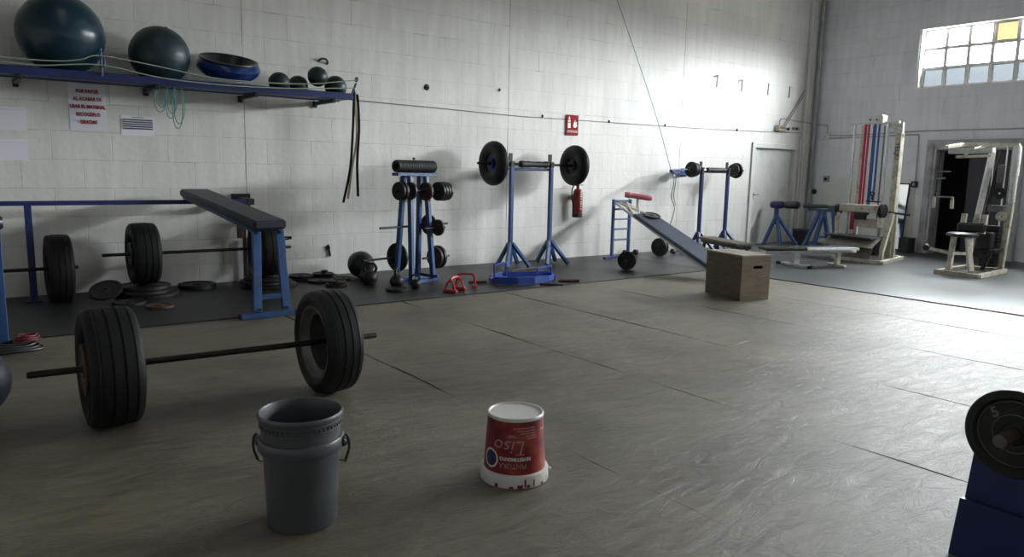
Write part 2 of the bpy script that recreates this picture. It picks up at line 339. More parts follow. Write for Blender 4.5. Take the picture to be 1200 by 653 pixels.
def thing(name, label, cat, loc, group=None):
    o = bpy.data.objects.new(name, None); o.empty_display_size = .1; COL.objects.link(o); o.location = loc
    o['label'] = label; o['category'] = cat
    if group: o['group'] = group
    return o
def tag(o, label, cat, group=None):
    o['label'] = label; o['category'] = cat
    if group: o['group'] = group
    return o
def at(loc):
    class _L: pass
    l = _L(); l.location = loc; return l
def struct(o): o['kind'] = 'structure'; return o
def dup(root, loc, label, rz=None, group=None):
    r = root.copy(); COL.objects.link(r); r.location = loc; r['label'] = label
    if group: r['group'] = group
    if rz is not None: r.rotation_euler = (0, 0, rz)
    def rec(a, b):
        for ch in list(a.children):
            c = ch.copy(); COL.objects.link(c); c.parent = b; rec(ch, c)
    rec(root, r); return r

def text_mesh(body, size, thick=0.0, shear=0.0, ext=.0008):
    cu = bpy.data.curves.new('lettering', 'FONT'); cu.body = body; cu.size = size; cu.align_x = 'CENTER'; cu.align_y = 'CENTER'
    cu.offset = thick; cu.shear = shear; cu.extrude = ext; cu.resolution_u = 3
    ob = bpy.data.objects.new('lettering', cu); COL.objects.link(ob)
    dg = bpy.context.evaluated_depsgraph_get(); me = bpy.data.meshes.new_from_object(ob.evaluated_get(dg))
    vs = [v.co.copy() for v in me.vertices]; fs = [tuple(p.vertices) for p in me.polygons]
    bpy.data.objects.remove(ob); bpy.data.curves.remove(cu); bpy.data.meshes.remove(me)
    return vs, fs
def add_text(mb, body, size, c, right, up, thick=0, sx=1.0, shear=0):
    vs, fs = text_mesh(body, size, thick, shear); right = Vector(right).normalized(); up = Vector(up).normalized(); n = right.cross(up); c = Vector(c)
    mb.add([c + right * v.x * sx + up * v.y + n * v.z for v in vs], fs)

YW, XW = 8.93, 14.5
ZM = .012           # top of the rubber matting
# ================================================================== SETTING
CZ = 6.2; X0, Y0 = -3.2, -4.2
struct(MB().span(X0, XW + 1.4, Y0, YW + .3, -.2, 0, 0).build('floor', 'floor'))
mb = MB()          # long block wall with a hole for the flush door
DX0, DX1, DZ = 12.6, 13.98, 1.93
mb.span(X0, DX0, YW, YW + .25, 0, CZ, 0); mb.span(DX1, XW + .3, YW, YW + .25, 0, CZ, 0); mb.span(DX0, DX1, YW, YW + .25, DZ, CZ, 0)
mb.span(DX0 - .15, DX1 + .15, YW + .25, YW + .34, 0, DZ + .2, 0)  # unseen slab added behind the door to block outside light
struct(mb.build('wall_left', 'wall_l'))
WY0, WY1, WZ0, WZ1 = 4.13, 6.86, 3.03, 4.126       # high window
PY0, PY1, PZ = 5.08, 6.33, 1.93                    # doorway
mb = MB()
def wr(y0, y1, z0, z1): mb.span(XW, XW + .25, y0, y1, z0, z1, 0)
QY0, QY1 = -1.3, 2.4                               # second high window, added out of view to light the long wall
wr(PY1, YW + .25, 0, WZ0); wr(Y0, PY0, 0, WZ0); wr(PY0, PY1, PZ, WZ0)
wr(WY1, YW + .25, WZ0, CZ); wr(QY1, WY0, WZ0, CZ); wr(Y0, QY0, WZ0, CZ); wr(QY0, QY1, WZ1, CZ); wr(WY0, WY1, WZ1, CZ)
struct(mb.build('wall_right', 'wall_r'))
struct(MB().span(X0 - .2, X0, Y0 - .2, YW + .3, 0, CZ, 0).build('wall_back', 'plain'))
struct(MB().span(X0 - .2, XW + .25, Y0 - .2, Y0, 0, CZ, 0).build('wall_front', 'plain'))
struct(MB().span(X0 - .2, XW + .25, Y0 - .2, YW + .25, CZ, CZ + .15, 0).build('ceiling', 'ceil'))
for i, x in enumerate((1.0, 6.0, 11.0)):  # glowing ceiling panels added out of view to fill the room with light
    struct(MB().span(x - .5, x + .5, -2.5, 7.0, CZ - .03, CZ - .005, 0).build('window_%d' % (i + 3), 'fill_glow'))

# windows: reveal, frame bars, panes
def high_window(n, WY0, WY1, ny, yellow):
    W = struct(MB().span(XW + .02, XW + .25, WY1 - .035, WY1 - .001, WZ0, WZ1, .002).span(XW - .012, XW + .25, WY0, WY1, WZ1 - .022, WZ1 - .001, .002).span(XW - .02, XW + .25, WY0, WY1, WZ0 + .001, WZ0 + .03, .002).build('window_%d' % n, 'win_white'))
    nz = 3; PW = (WY1 - .035 - WY0) / ny; PH = (WZ1 - WZ0 - .05) / nz; zb = WZ0 + .03
    mb = MB()
    for k in range(ny + 1): mb.span(XW + .14, XW + .2, WY1 - .035 - k * PW - .033, WY1 - .035 - k * PW + .033, zb, WZ1 - .022, .003)
    for k in range(nz + 1): mb.span(XW + .142, XW + .198, WY0, WY1 - .035, zb + k * PH - .03, zb + k * PH + .03, .003)
    mb.build('window_frame', 'win_frame', W)
    for j in range(nz):
        for k in range(ny):
            y1 = WY1 - .035 - k * PW - .03; y0 = y1 - PW + .06; z0 = zb + j * PH + .028; z1 = z0 + PH - .056
            MB().span(XW + .165, XW + .172, y0, y1, z0, z1, 0).build('pane', 'pane_d' if j == 0 else ('pane_y' if (j == 2 and k == yellow) else 'pane_b'), W)
high_window(1, WY0, WY1, 7, 3)
high_window(2, QY0, QY1, 9, 5)  # added window, unseen, evens the light on the long wall

# flush door in the long wall
mb = MB(); F = .09
mb.span(DX0 - F, DX0 + .012, YW - .035, YW + .1, 0, DZ + F, .006); mb.span(DX1 - .012, DX1 + F, YW - .035, YW + .1, 0, DZ + F, .006); mb.span(DX0 - F, DX1 + F, YW - .036, YW + .1, DZ - .012, DZ + F, .006)
D1 = struct(mb.build('door_1', 'frame_w'))
MB().span(DX0 + .016, DX1 - .016, YW + .05, YW + .095, .008, DZ - .016, .004).build('door_leaf', 'door', D1)
MB().span(DX0 + .09, DX0 + .12, YW + .03, YW + .05, .92, 1.06, .003).cyl((DX0 + .105, YW + .04, 1.0), (DX0 + .105, YW - .01, 1.0), .009, 10).bar((DX0 + .1, YW - .01, 1.0), (DX0 + .22, YW - .01, 1.0), .016, .016).build('door_handle', 'rim', D1)
# doorway with dark corridor in the end wall
mb = MB(); G = .16
mb.span(XW - .12, XW + .22, PY1 - .02, PY1 + G, 0, PZ + G, .008); mb.span(XW - .12, XW + .22, PY0 - G, PY0 + .02, 0, PZ + G, .008); mb.span(XW - .121, XW + .22, PY0 - G, PY1 + G, PZ - .02, PZ + G, .008)
mb.span(XW - .145, XW - .12, PY1 + .03, PY1 + .06, 0, PZ + .05, .003); mb.span(XW - .145, XW - .12, PY0 - .06, PY1 + .06, PZ + .045, PZ + .075, .003)
D2 = struct(mb.build('door_2', 'frame_g'))
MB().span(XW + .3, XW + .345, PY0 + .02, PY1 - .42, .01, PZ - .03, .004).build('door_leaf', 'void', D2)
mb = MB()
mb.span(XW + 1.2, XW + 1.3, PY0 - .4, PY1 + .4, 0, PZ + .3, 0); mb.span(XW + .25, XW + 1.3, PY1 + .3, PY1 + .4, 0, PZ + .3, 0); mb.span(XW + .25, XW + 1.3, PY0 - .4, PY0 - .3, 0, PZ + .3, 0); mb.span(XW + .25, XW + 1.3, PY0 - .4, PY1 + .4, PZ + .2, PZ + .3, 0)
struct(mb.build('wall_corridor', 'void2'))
# white wainscot, corner pilaster
struct(MB().span(XW - .012, XW - .001, 6.66, 8.56, .0, 1.39, .003).build('trim_1', 'wains'))
struct(MB().span(14.16, XW - .002, YW - .07, YW - .001, 0, CZ - .01, .01).build('trim_2', 'wall_l'))

# camera
cam = bpy.data.cameras.new('camera'); co = bpy.data.objects.new('camera', cam); COL.objects.link(co)
cam.sensor_width = 36; cam.lens = 25.975; cam.clip_start = .02
rt = Vector((0.800532, -0.598931, 0.0207295)); dn = Vector((-0.0711813, -0.1293723, -0.989038)); fw = Vector((0.5950475, 0.790281, -0.1461993))
co.matrix_world = Matrix(((rt.x, -dn.x, -fw.x, 0), (rt.y, -dn.y, -fw.y, 0), (rt.z, -dn.z, -fw.z, 1.4), (0, 0, 0, 1)))
SC.camera = co
# ================================================================== MATTING
tag(MB(at((3, 7.86, 0))).prism([(X0 + .02, 6.79, .0005), (8.78, 6.79, .0005), (8.78, YW - .01, .0005), (X0 + .02, YW - .01, .0005)], (0, 0, ZM - .0005)).build('rubber_mat', 'mat_black'),
    'long strip of black rubber matting laid along the block wall under the racks', 'mat')
tag(MB(at((11.6, 2.4, 0))).span(8.785, XW - .01, Y0 + .05, YW - .01, .0005, ZM, 0).build('rubber_mat', 'mat_stud'),
    'wide dark studded rubber matting under the white machines at the far end', 'mat')

# ================================================================== TYRES AND BARBELLS
def tyre_parts(root, c, R, w, out, rim_r, disc, plate=None, mt='tyre', dish=True):
    """tyre about the X axis; out = +1/-1 side on which the wheel disc sits"""
    h = w / 2; g = .006 * R / .32
    prof = [(rim_r, -h * .82), (rim_r + .012, -h * .9), (rim_r + (R - rim_r) * .35, -h), (R * .92, -h * .95), (R * .968, -h * .84)]
    for a in (-.62, -.22, .22, .62):
        prof += [(R - abs(a) * .008, h * (a - .05)), (R - g - .001, h * (a - .04)), (R - g - .001, h * (a + .04)), (R - abs(a) * .008, h * (a + .05))]
    prof += [(R * .968, h * .84), (R * .92, h * .95), (rim_r + (R - rim_r) * .35, h), (rim_r + .012, h * .9), (rim_r, h * .82), (rim_r - .012, h * .7), (rim_r - .012, -h * .7)]
    o = MB(root).lathe(prof, c, (1, 0, 0), 56, True).build('tyre', mt, root)
    # sidewall bead line
    mb = MB(root)
    for s in (-1, 1):
        mb.tube([Vector(c) + Vector((s * h * .985, math.cos(t) * (rim_r + (R - rim_r) * .45), math.sin(t) * (rim_r + (R - rim_r) * .45))) for t in [2 * PI * k / 48 for k in range(48)]], .0035, 6, True)
    mb.build('sidewall_bead', mt, o)
    rr = rim_r - .0005
    rp = [(rr + .008, -h * .86), (rr - .006, -h * .86), (rr - .02, -h * .6), (rr - .045, -h * .45), (rr - .05, out * h * .3), (rr - .055, out * h * .45), (rr - .09, out * h * .55), (.055, out * h * .42), (.024, out * h * .42),
          (.024, out * h * .36), (.06, out * h * .36), (rr - .08, out * h * .45), (rr - .04, out * h * .4), (rr - .035, -h * .45), (rr - .01, -h * .55)]
    if out < 0: rp = [(r, z) for r, z in [(rr + .008, h * .86), (rr - .006, h * .86), (rr - .02, h * .6), (rr - .045, h * .45), (rr - .05, -h * .3), (rr - .055, -h * .45), (rr - .09, -h * .55), (.055, -h * .42), (.024, -h * .42), (.024, -h * .36), (.06, -h * .36), (rr - .08, -h * .45), (rr - .04, -h * .4), (rr - .035, h * .45), (rr - .01, h * .55)]]
    MB(root).lathe(rp, c, (1, 0, 0), 48, True).build('wheel_rim', disc, root)
    if plate:
        pr, px, pm = plate
        cx = c[0] + out * h * px
        MB(root).lathe([(.0225, -.012), (pr * .3, -.013), (pr * .36, -.006), (pr * .78, -.006), (pr * .84, -.012), (pr, -.011), (pr, .011), (pr * .84, .012), (pr * .78, .006), (pr * .36, .006), (pr * .3, .013), (.0225, .012)], (cx, c[1], c[2]), (1, 0, 0), 40, True).build('hub_plate', pm, root)

# foreground tyre barbell
BY, BZ, TR = 4.30, .322, .32
T = thing('tyre_barbell', 'large barbell with two car tyres for weights standing on the bare floor in front', 'barbell', (1.19, BY, 0))
MB(T).tube([(.222, BY + .04, BZ), (.232, BY + .04, BZ), (2.10, BY - .05, BZ), (2.11, BY - .05, BZ)], [.014, .018, .018, .014], 16).build('bar', 'bar', T)
tyre_parts(T, (.592, BY + .02, BZ), TR, .255, -1, .21, 'rim', (.135, .9, 'rust'))
tyre_parts(T, (1.79, BY - .034, BZ), TR, .22, 1, .222, 'rim', (.10, .55, 'iron'), 'tyre_sheen')
for k in range(10):
    a = 2 * PI * k / 10
    MB(T).lathe([(.0, -.006), (.014, -.006), (.014, .006), (0, .006)], (1.79 + .055, BY - .034 + .128 * math.cos(a), BZ + .128 * math.sin(a)), (1, 0, 0), 10).build('wheel_nut', 'chrome', T)

# barbells against the wall
def wall_barbell(name, label, x0, x1, y, z, tyres, R, w):
    T = thing(name, label, 'barbell', ((x0 + x1) / 2, y, ZM))
    MB(T).tube([(x0, y, z), (x0 + .01, y, z), (x1 - .01, y, z), (x1, y, z)], [.012, .017, .017, .012], 14).build('bar', 'bar', T)
    for x, o in tyres: tyre_parts(T, (x, y, z), R, w, o, .19, 'iron', (.12, .9, 'iron'))
    return T
WB = .454
wall_barbell('tyre_barbell', 'tyre barbell by the wall beneath the blue rail, propped on stacked plates behind the bench', 1.14, 3.09, 8.40, WB, [(1.52, -1), (2.80, 1)], .322, .26)
wall_barbell('tyre_barbell', 'dark tyre barbell at the left edge behind the blue rail post, standing on the matting', -1.0, .93, 8.42, .335 + ZM, [(.765, 1), (-.7, -1)], .333, .22)

# plates
def plate_prof(r, t, bore=.014):
    h = t / 2
    return [(bore, -h * .9), (r * .22, -h * .9), (r * .27, -h * .45), (r * .76, -h * .45), (r * .82, -h), (r * .97, -h), (r, -h * .75), (r, h * .75), (r * .97, h), (r * .82, h), (r * .76, h * .45), (r * .27, h * .45), (r * .22, h * .9), (bore, h * .9)]
def plate(label, c, r, t, axis=(0, 0, 1), m='iron', group=None, bore=.014, name='weight_plate', cat='weight plate'):
    o = MB(at(c)).lathe(plate_prof(r, t, bore), c, axis, 40, True).build(name, m)
    return tag(o, label, cat, group)
def lay(label, x, y, z, r, t, m='iron', tilt=None, group=None):
    return plate(label, (x, y, z + t / 2 + .0008), r, t, tilt or (0, 0, 1), m, group)
# stack under the wall barbell tyres: bottom of tyre is at WB-.322
hs = WB - .322 - ZM - .002
for cx, nm in ((1.52, 'near the rail post'), (2.80, 'behind the blue bench legs')):
    for k, (r, wd) in enumerate(((.30, 'bottom'), (.28, 'middle'), (.25, 'top'))):
        lay('%s plate of the stack propping the tyre barbell %s' % (wd, nm), cx + (.03, -.02, 0)[k], 8.41, ZM + k * hs / 3, r, hs / 3 - .002, 'iron', None, 'plates propping the wall barbell')
lay('big dark plate lying flat on the matting right of the propped tyre', 2.10, 8.66, ZM, .2, .05)
n_ = Vector((-.25, -.42, .88)).normalized()
plate('dark plate leaning tilted on the plate stack left of the propped tyre', (1.14, 8.28, ZM + .105), .155, .03, n_, 'iron')
lay('dull plate flat on the matting in front of the propped tyre', 1.29, 7.95, ZM, .15, .03)
lay('single pale-edged plate alone on the matting left of the blue bench', 1.50, 7.62, ZM, .13, .028, 'rust')
# pile right of the bench
pp = [(3.27, 8.68, 0, .16, 'lowest left plate of the heap beside the bench'), (3.63, 8.74, 0, .17, 'wide plate at the back of the heap by the wall'), (3.44, 8.39, 0, .155, 'middle front plate of the floor heap'),
      (3.745, 8.43, 0, .125, 'right front plate of the floor heap next to the ball'), (3.48, 8.02, 0, .125, 'plate nearest the camera in the floor heap'), (3.30, 8.67, 1, .15, 'plate lying on top of the left heap plate'), (3.60, 8.70, 1, .13, 'plate lying on top of the rear heap plate'), (3.50, 8.04, 1, .1, 'small plate on top of the nearest heap plate')]
for x, y, l, r, lb in pp: lay(lb, x, y, ZM + l * .032, r, .03, 'iron' if r > .11 else 'rust', None, 'plates heaped on the matting')
T = thing('collar_clamp', 'small dark collar clamp on top of the heaped plates', 'clamp', (3.62, 8.7, ZM + .064))
MB(T).lathe([(.022, 0), (.036, 0), (.036, .03), (.022, .03)], (3.62, 8.7, ZM + .0645), (0, 0, 1), 20, True).build('ring', 'iron', T)
MB(T).cyl((3.62, 8.664, ZM + .08), (3.62, 8.62, ZM + .085), .008, 8).build('screw', 'iron', T)

# ================================================================== SHELF WITH BALLS
ST = 2.25
S = thing('ball_shelf', 'long blue steel shelf high on the block wall holding exercise balls', 'shelf', (1.3, 8.54, ST))
MB(S).span(-1.2, 3.86, 8.325, 8.37, ST - .075, ST, .005).build('front_rail', 'blue_dark', S)
MB(S).span(-1.2, 3.86, 8.715, 8.76, ST - .075, ST, .005).build('back_rail', 'blue_dark', S)
MB(S).span(-1.2, 3.855, 8.372, 8.713, ST - .066, ST - .05, .002).build('deck', 'blue_dark', S)
for x in (.55, 1.72, 2.72, 3.62):
    b = MB(S).bar((x, 8.33, ST - .1), (x, YW - .003, ST - .1), .04, .045).bar((x, YW - .02, ST - .07), (x, YW - .02, ST - .15), .05, .03).build('bracket', 'iron', S)
h = MB(S).cyl((1.222, 8.30, ST - .02), (1.222, 8.30, 2.475), .009, 10)
h.tube([(1.222 + .028 * math.cos(t), 8.30, 2.40 + .04 * math.sin(t)) for t in [2 * PI * k / 16 for k in range(16)]], .006, 8, True)
h.tube([(1.222 + .03 * math.cos(t), 8.30 , 2.33 + .04 * math.sin(t)) for t in [2 * PI * k / 16 for k in range(16)]], .008, 8, True)
h.bar((1.222, 8.325, ST - .02), (1.222, 8.30, ST - .02), .03, .03)
h.build('cord_post', 'blue', S)
MB(S).bar((3.84, 8.35, ST - .03), (3.885, 8.30, 2.37), .02, .02).lathe([(0, -.03), (.018, -.025), (.022, 0), (.018, .025), (0, .03)], (3.89, 8.30, 2.41), (.3, 0, 1), 12).build('end_hook', 'blue', S)

def gym_ball(name, label, c, r, m, valve=True, group=None):
    T = thing(name, label, 'ball', (c[0], c[1], c[2] - r), group)
    mb = MB(T); n = 32
    prof = []
    for i in range(n + 1):
        a = PI * i / n; k = 1 + .004 * math.sin(a * 22) * (math.sin(a) ** 2)
        prof.append((r * k * math.sin(a), -r * k * math.cos(a)))
    mb.lathe(prof, c, (.25, -.1, 1), 56); mb.build('ball_skin', m, T)
    if valve: 
        d = Vector((.25, -.1, 1)).normalized()
        MB(T).lathe([(0, .006), (.014, .006), (.018, .002), (.018, -.002)], Vector(c) + d * r, d, 14).build('valve', 'dark_plastic', T)
    return T
gym_ball('exercise_ball', 'biggest glossy dark teal exercise ball at the left end of the shelf', (.925, 8.543, ST + .345), .378, 'ball_teal')
gym_ball('exercise_ball', 'smaller dusty teal exercise ball in the middle of the shelf', (1.80, 8.545, ST + .2428), .292, 'ball_teal2')
T = thing('balance_trainer', 'round glossy blue balance trainer with dark top lying on the shelf', 'balance trainer', (2.49, 8.57, ST))
bc = Vector((2.49, 8.575, ST + .075)); ax = Vector((.0, -.33, 1)).normalized()
MB(T).lathe([(.19, 0), (.27, .012), (.32, .06), (.335, .11), (.315, .155), (.29, .172), (.29, .16), (.2, .05), (.19, 0)], bc + Vector((0, 0, .02)), ax, 56).build('inflated_ring', 'bosu_blue', T)
MB(T).lathe([(.0, .085), (.2, .09), (.262, .165), (.285, .19), (.3, .19), (.306, .175), (.285, .155), (.26, .12), (.2, .06), (0, .055)], bc + Vector((0, 0, .02)), ax, 56).build('platform', 'vinyl_black', T)
def med_ball(label, c, r, m='ball_green'):
    T = thing('medicine_ball', label, 'ball', (c[0], c[1], c[2] - r))
    MB(T).ball(c, r, 36).build('ball_skin', m, T)
    MB(T).tube([Vector(c) + Vector((math.cos(t) * r * 1.001, math.sin(t) * r * .5, math.sin(t) * r * .867)) for t in [2 * PI * k / 40 for k in range(40)]], .004, 6, True).build('seam', 'rubber_blk', T)
    return T
DK = ST - .05
med_ball('small dark medicine ball at the left of the shelf group next to the balance trainer', (3.05, 8.54, DK + .121), .12)
med_ball('small dark medicine ball half hidden between the others on the shelf', (3.30, 8.62, DK + .116), .115)
med_ball('dark green medicine ball perched on top of the two shelf balls', (3.49, 8.495, 2.425), .115)
med_ball('dark medicine ball at the right end of the shelf near the hook', (3.73, 8.54, DK + .131), .13)

def cord(label, pts, m, r=.006, name='elastic_cord', cat='cord', group=None):
    return tag(MB(at(pts[0])).tube(smooth(pts), r, 8).build(name, m), label, cat, group)
def smooth(pts, n=6):
    P = [Vector(p) for p in pts]; P = [P[0] * 2 - P[1]] + P + [P[-1] * 2 - P[-2]]; out = []
    for i in range(1, len(P) - 2):
        a, b, c, d = P[i - 1:i + 3]
        for k in range(n):
            t = k / n
            out.append(.5 * ((2 * b) + (c - a) * t + (2 * a - 5 * b + 4 * c - d) * t * t + (3 * b - a - 3 * c + d) * t ** 3))
    out.append(P[-2]); return out
cord('upper pale green elastic cord stretched along the shelf front', [(-.8, 8.268, 2.3), (.41, 8.268, 2.305), (.82, 8.268, 2.312), (1.04, 8.268, 2.346), (1.205, 8.268, 2.40), (1.63, 8.268, 2.36), (2.23, 8.268, 2.285), (2.73, 8.268, 2.28), (3.30, 8.268, 2.31), (3.87, 8.268, 2.40)], 'cord_green')
cord('lower pale green elastic cord sagging along the shelf front', [(-.8, 8.276, 2.275), (.41, 8.276, 2.267), (.71, 8.276, 2.262), (1.205, 8.276, 2.314), (1.725, 8.276, 2.243), (2.23, 8.276, 2.22), (2.69, 8.276, 2.226), (3.2, 8.276, 2.25), (3.85, 8.276, 2.31)], 'cord_green')
# hanging green skipping ropes under the shelf
for k, (x, w, l, lb) in enumerate(((1.76, .05, .26, 'leftmost loop of the thin green ropes hanging below the shelf'), (1.86, .045, .32, 'middle loop of the thin green ropes hanging below the shelf'), (1.925, .05, .42, 'longest, rightmost loop of the thin green ropes hanging below the shelf'))):
    zt = ST - .078; pts = [(x - w * .6, 8.41, zt), (x - w, 8.43, zt - l * .5), (x - w * .7, 8.44, zt - l * .9), (x, 8.44, zt - l), (x + w * .7, 8.44, zt - l * .88), (x + w, 8.43, zt - l * .5), (x + w * .7, 8.41, zt)]
    mb = MB(at((x, 8.42, zt))).tube(smooth(pts), .0045, 6)
    mb.tube(smooth([(p[0] + .018, p[1] + .012, p[2] + (.05 if 1 < i < 5 else 0)) for i, p in enumerate(pts)]), .0045, 6)
    tag(mb.build('skipping_rope', 'cord_teal'), lb, 'rope', 'green ropes under the shelf')
# straps at the shelf end
def strap(label, pts, m, w=.022, lb=None):
    mb = MB(at(pts[0])); sp = smooth(pts); 
    for off in (0, .02):
        vs = []; fs = []
        for i, p in enumerate(sp):
            q = p + Vector((0, off, 0)); vs += [q + Vector((-w / 2, -.002, 0)), q + Vector((w / 2, -.002, 0)), q + Vector((w / 2, .002, 0)), q + Vector((-w / 2, .002, 0))]
        for i in range(len(sp) - 1):
            for k in range(4): fs.append((i * 4 + k, i * 4 + (k + 1) % 4, i * 4 + 4 + (k + 1) % 4, i * 4 + 4 + k))
        fs += [(3, 2, 1, 0), tuple(len(vs) - 4 + k for k in range(4))]
        mb.add(vs, fs)
    tag(mb.build('hanging_strap', m), label, 'strap', 'straps hanging from the shelf end')
strap('black strap hanging furthest left from the shelf end, drifting to the left', [(3.885, 8.36, 2.30), (3.89, 8.37, 2.17), (3.9, 8.44, 1.746), (3.867, 8.45, 1.354), (3.775, 8.45, .955)], 'strap_blk')
strap('tan strap hanging between the two black ones at the shelf end', [(3.91, 8.375, 2.27), (3.92, 8.40, 2.15), (3.966, 8.46, 1.748), (3.90, 8.47, 1.355), (3.845, 8.47, 1.0)], 'strap_tan', .018)
strap('black strap hanging furthest right from the shelf end, nearly straight', [(3.93, 8.37, 2.25), (3.982, 8.45, 2.138), (3.99, 8.45, 1.829), (3.963, 8.45, 1.438), (3.97, 8.45, 1.03)], 'strap_blk', .024)

# ================================================================== PAPERS AND SIGNS ON THE LONG WALL
def sheet(name, label, x0, x1, z0, z1, cat='sign', t=.004, m='paper'):
    T = thing(name, label, cat, ((x0 + x1) / 2, YW, z0))
    vs = []; nx = 8
    mb = MB(T)
    # slightly curled sheet
    for k in range(nx + 1):
        u = k / nx; x = x0 + (x1 - x0) * u; y = YW - .004 - .004 * (u ** 3)
        vs += [(x, y, z0), (x, y, z1), (x, y + .0012, z1), (x, y + .0012, z0)]
    fs = []
    for k in range(nx):
        for j in range(4): fs.append((k * 4 + j, k * 4 + (j + 1) % 4, k * 4 + 4 + (j + 1) % 4, k * 4 + 4 + j))
    fs += [(0, 1, 2, 3), tuple(nx * 4 + j for j in (3, 2, 1, 0))]
    mb.add(vs, fs).build('sheet', m, T); return T
T = sheet('paper_notice', 'white paper notice with red capitals asking to tidy up, below the shelf', .995, 1.335, 1.70, 2.185, 'notice')
for s, z, w in (('POR FAVOR', 2.105, 1), ('AL ACABAR DE', 2.027, 1), ('USAR EL MATERIAL', 1.949, 1), ('RECOGERLO', 1.871, 1), ('GRACIAS', 1.793, 1)):
    mb = MB(T); add_text(mb, s, .05, (1.165, YW - .0098, z), (1, 0, 0), (0, 0, 1), .0021, .76); mb.build('lettering', 'ink_red', T)
T = sheet('paper_notice', 'small white paper with a dark lined table, right of the red notice', 1.465, 1.795, 1.675, 1.885, 'notice')
mb = MB(T)
for k in range(5): mb.span(1.48, 1.775, YW - .0125, YW - .0105, 1.835 - k * .023, 1.848 - k * .023, 0)
mb.span(1.57, 1.69, YW - .0105, YW - .009, 1.866, 1.872, 0)
mb.build('printed_rows', 'ink_dark', T)
T = sheet('paper_sheet', 'upper of two blank pale sheets on the wall at the left edge', .27, .622, 1.682, 1.906, 'paper')
MB(T).span(.3, .6, YW - .012, YW - .0105, 1.88, 1.884, 0).build('printed_rows', 'ink_pale', T)
T = sheet('paper_sheet', 'lower of two blank pale sheets on the wall at the left edge', .27, .613, 1.385, 1.595, 'paper')
MB(T).span(.3, .6, YW - .012, YW - .0105, 1.56, 1.564, 0).build('printed_rows', 'ink_pale', T)

# fire sign
T = thing('fire_sign', 'red fire extinguisher sign on the wall above the extinguisher', 'sign', (7.83, YW, 1.94))
MB(T).span(7.706, 7.954, YW - .024, YW - .015, 1.95, 2.262, .002).span(7.76, 7.90, YW - .0155, YW - .001, 2.0, 2.1, .002).build('sign_board', 'red_sign', T)
mb = MB(T); yy = YW - .0255
def flat(poly): mb.prism([(x, yy, z) for x, z in poly], (0, .002, 0))
flat([(7.735, 2.06), (7.79, 2.06), (7.79, 2.14), (7.735, 2.14)]); flat([(7.735, 2.15), (7.79, 2.15), (7.785, 2.18), (7.74, 2.18)]); flat([(7.745, 2.19), (7.78, 2.19), (7.77, 2.235), (7.755, 2.235)])
flat([(7.86, 2.07), (7.90, 2.07), (7.93, 2.1), (7.91, 2.135), (7.925, 2.16), (7.885, 2.15), (7.89, 2.19), (7.86, 2.15), (7.845, 2.1)])
add_text(mb, 'EXTINTOR', .045, (7.83, yy, 2.005), (1, 0, 0), (0, 0, 1), .0008, .95)
mb.build('pictogram', 'ink_white', T)

# fire extinguisher
ex, ey, ez = 7.895, 8.80, .665
T = thing('fire_extinguisher', 'red fire extinguisher hung on the wall beneath the right-hand tyre of the rack', 'fire extinguisher', (ex, ey, ez))
MB(T).lathe([(0, 0), (.07, 0), (.08, .012), (.08, .05)], (ex, ey, ez), (0, 0, 1), 32).lathe([(.081, .02), (.0815, .055), (.0805, .058)], (ex, ey, ez), (0, 0, 1), 32).build('base_ring', 'rubber_blk', T)
MB(T).lathe([(.08, .05), (.08, .36), (.074, .41), (.055, .44), (.028, .455), (.024, .475), (0, .475)], (ex, ey, ez), (0, 0, 1), 36).build('cylinder', 'red_en', T)
MB(T).lathe([(.0, .475), (.02, .475), (.024, .5), (.02, .53), (0, .53)], (ex, ey, ez), (0, 0, 1), 18).build('valve', 'iron', T)
MB(T).bar((ex - .02, ey, ez + .53), (ex + .12, ey - .01, ez + .575), .022, .012).bar((ex - .01, ey, ez + .51), (ex + .10, ey - .01, ez + .512), .02, .01).build('lever', 'rubber_blk', T)
MB(T).tube(smooth([(ex - .02, ey, ez + .5), (ex - .08, ey - .01, ez + .52), (ex - .125, ey - .01, ez + .45), (ex - .125, ey, ez + .33), (ex - .098, ey, ez + .2), (ex - .092, ey, ez + .06)]), .011, 10).build('hose', 'rubber_blk', T)
MB(T).span(ex - .03, ex + .03, ey + .075, YW - .002, ez + .3, ez + .36, .003).build('wall_bracket', 'iron', T)
def wrap(mb, body, size, c, r0, slope, a0, z0, rot=0, thick=0, sx=1, shear=0, eps=.0012):
    """lettering bent round an upright cylinder or cone"""
    vs, fs = text_mesh(body, size, thick, shear); out = []
    for v in vs:
        x, y = v.x * sx, v.y
        if rot: x, y = -x, -y
        z = z0 + y; r = r0 + slope * z + eps + v.z; a = a0 + x / r0
        out.append((c[0] + r * math.cos(a), c[1] + r * math.sin(a), c[2] + z))
    mb.add(out, fs)
def patch(mb, c, r0, slope, a0, a1, z0, z1, eps=.0008, n=10):
    vs = []; fs = []
    for k in range(n + 1):
        a = a0 + (a1 - a0) * k / n
        for z in (z0, z1):
            for e in (eps, eps * .2):
                r = r0 + slope * z + e; vs.append((c[0] + r * math.cos(a), c[1] + r * math.sin(a), c[2] + z))
    for k in range(n):
        b = k * 4; d = b + 4
        fs += [(b, d, d + 2, b + 2), (b + 1, b + 3, d + 3, d + 1), (b, b + 1, d + 1, d), (b + 2, d + 2, d + 3, b + 3)]
    mb.add(vs, fs)
for k, (z, w) in enumerate(((.36, .3), (.33, .4), (.295, .25), (.25, .4), (.22, .38), (.18, .3), (.14, .4))):
    mb = MB(T); patch(mb, (ex, ey, ez), .08, 0, -1.75 - w / 2 + .25, -1.75 + w / 2 + .3, z - .008, z + .006); mb.build('label', 'ink_white', T)

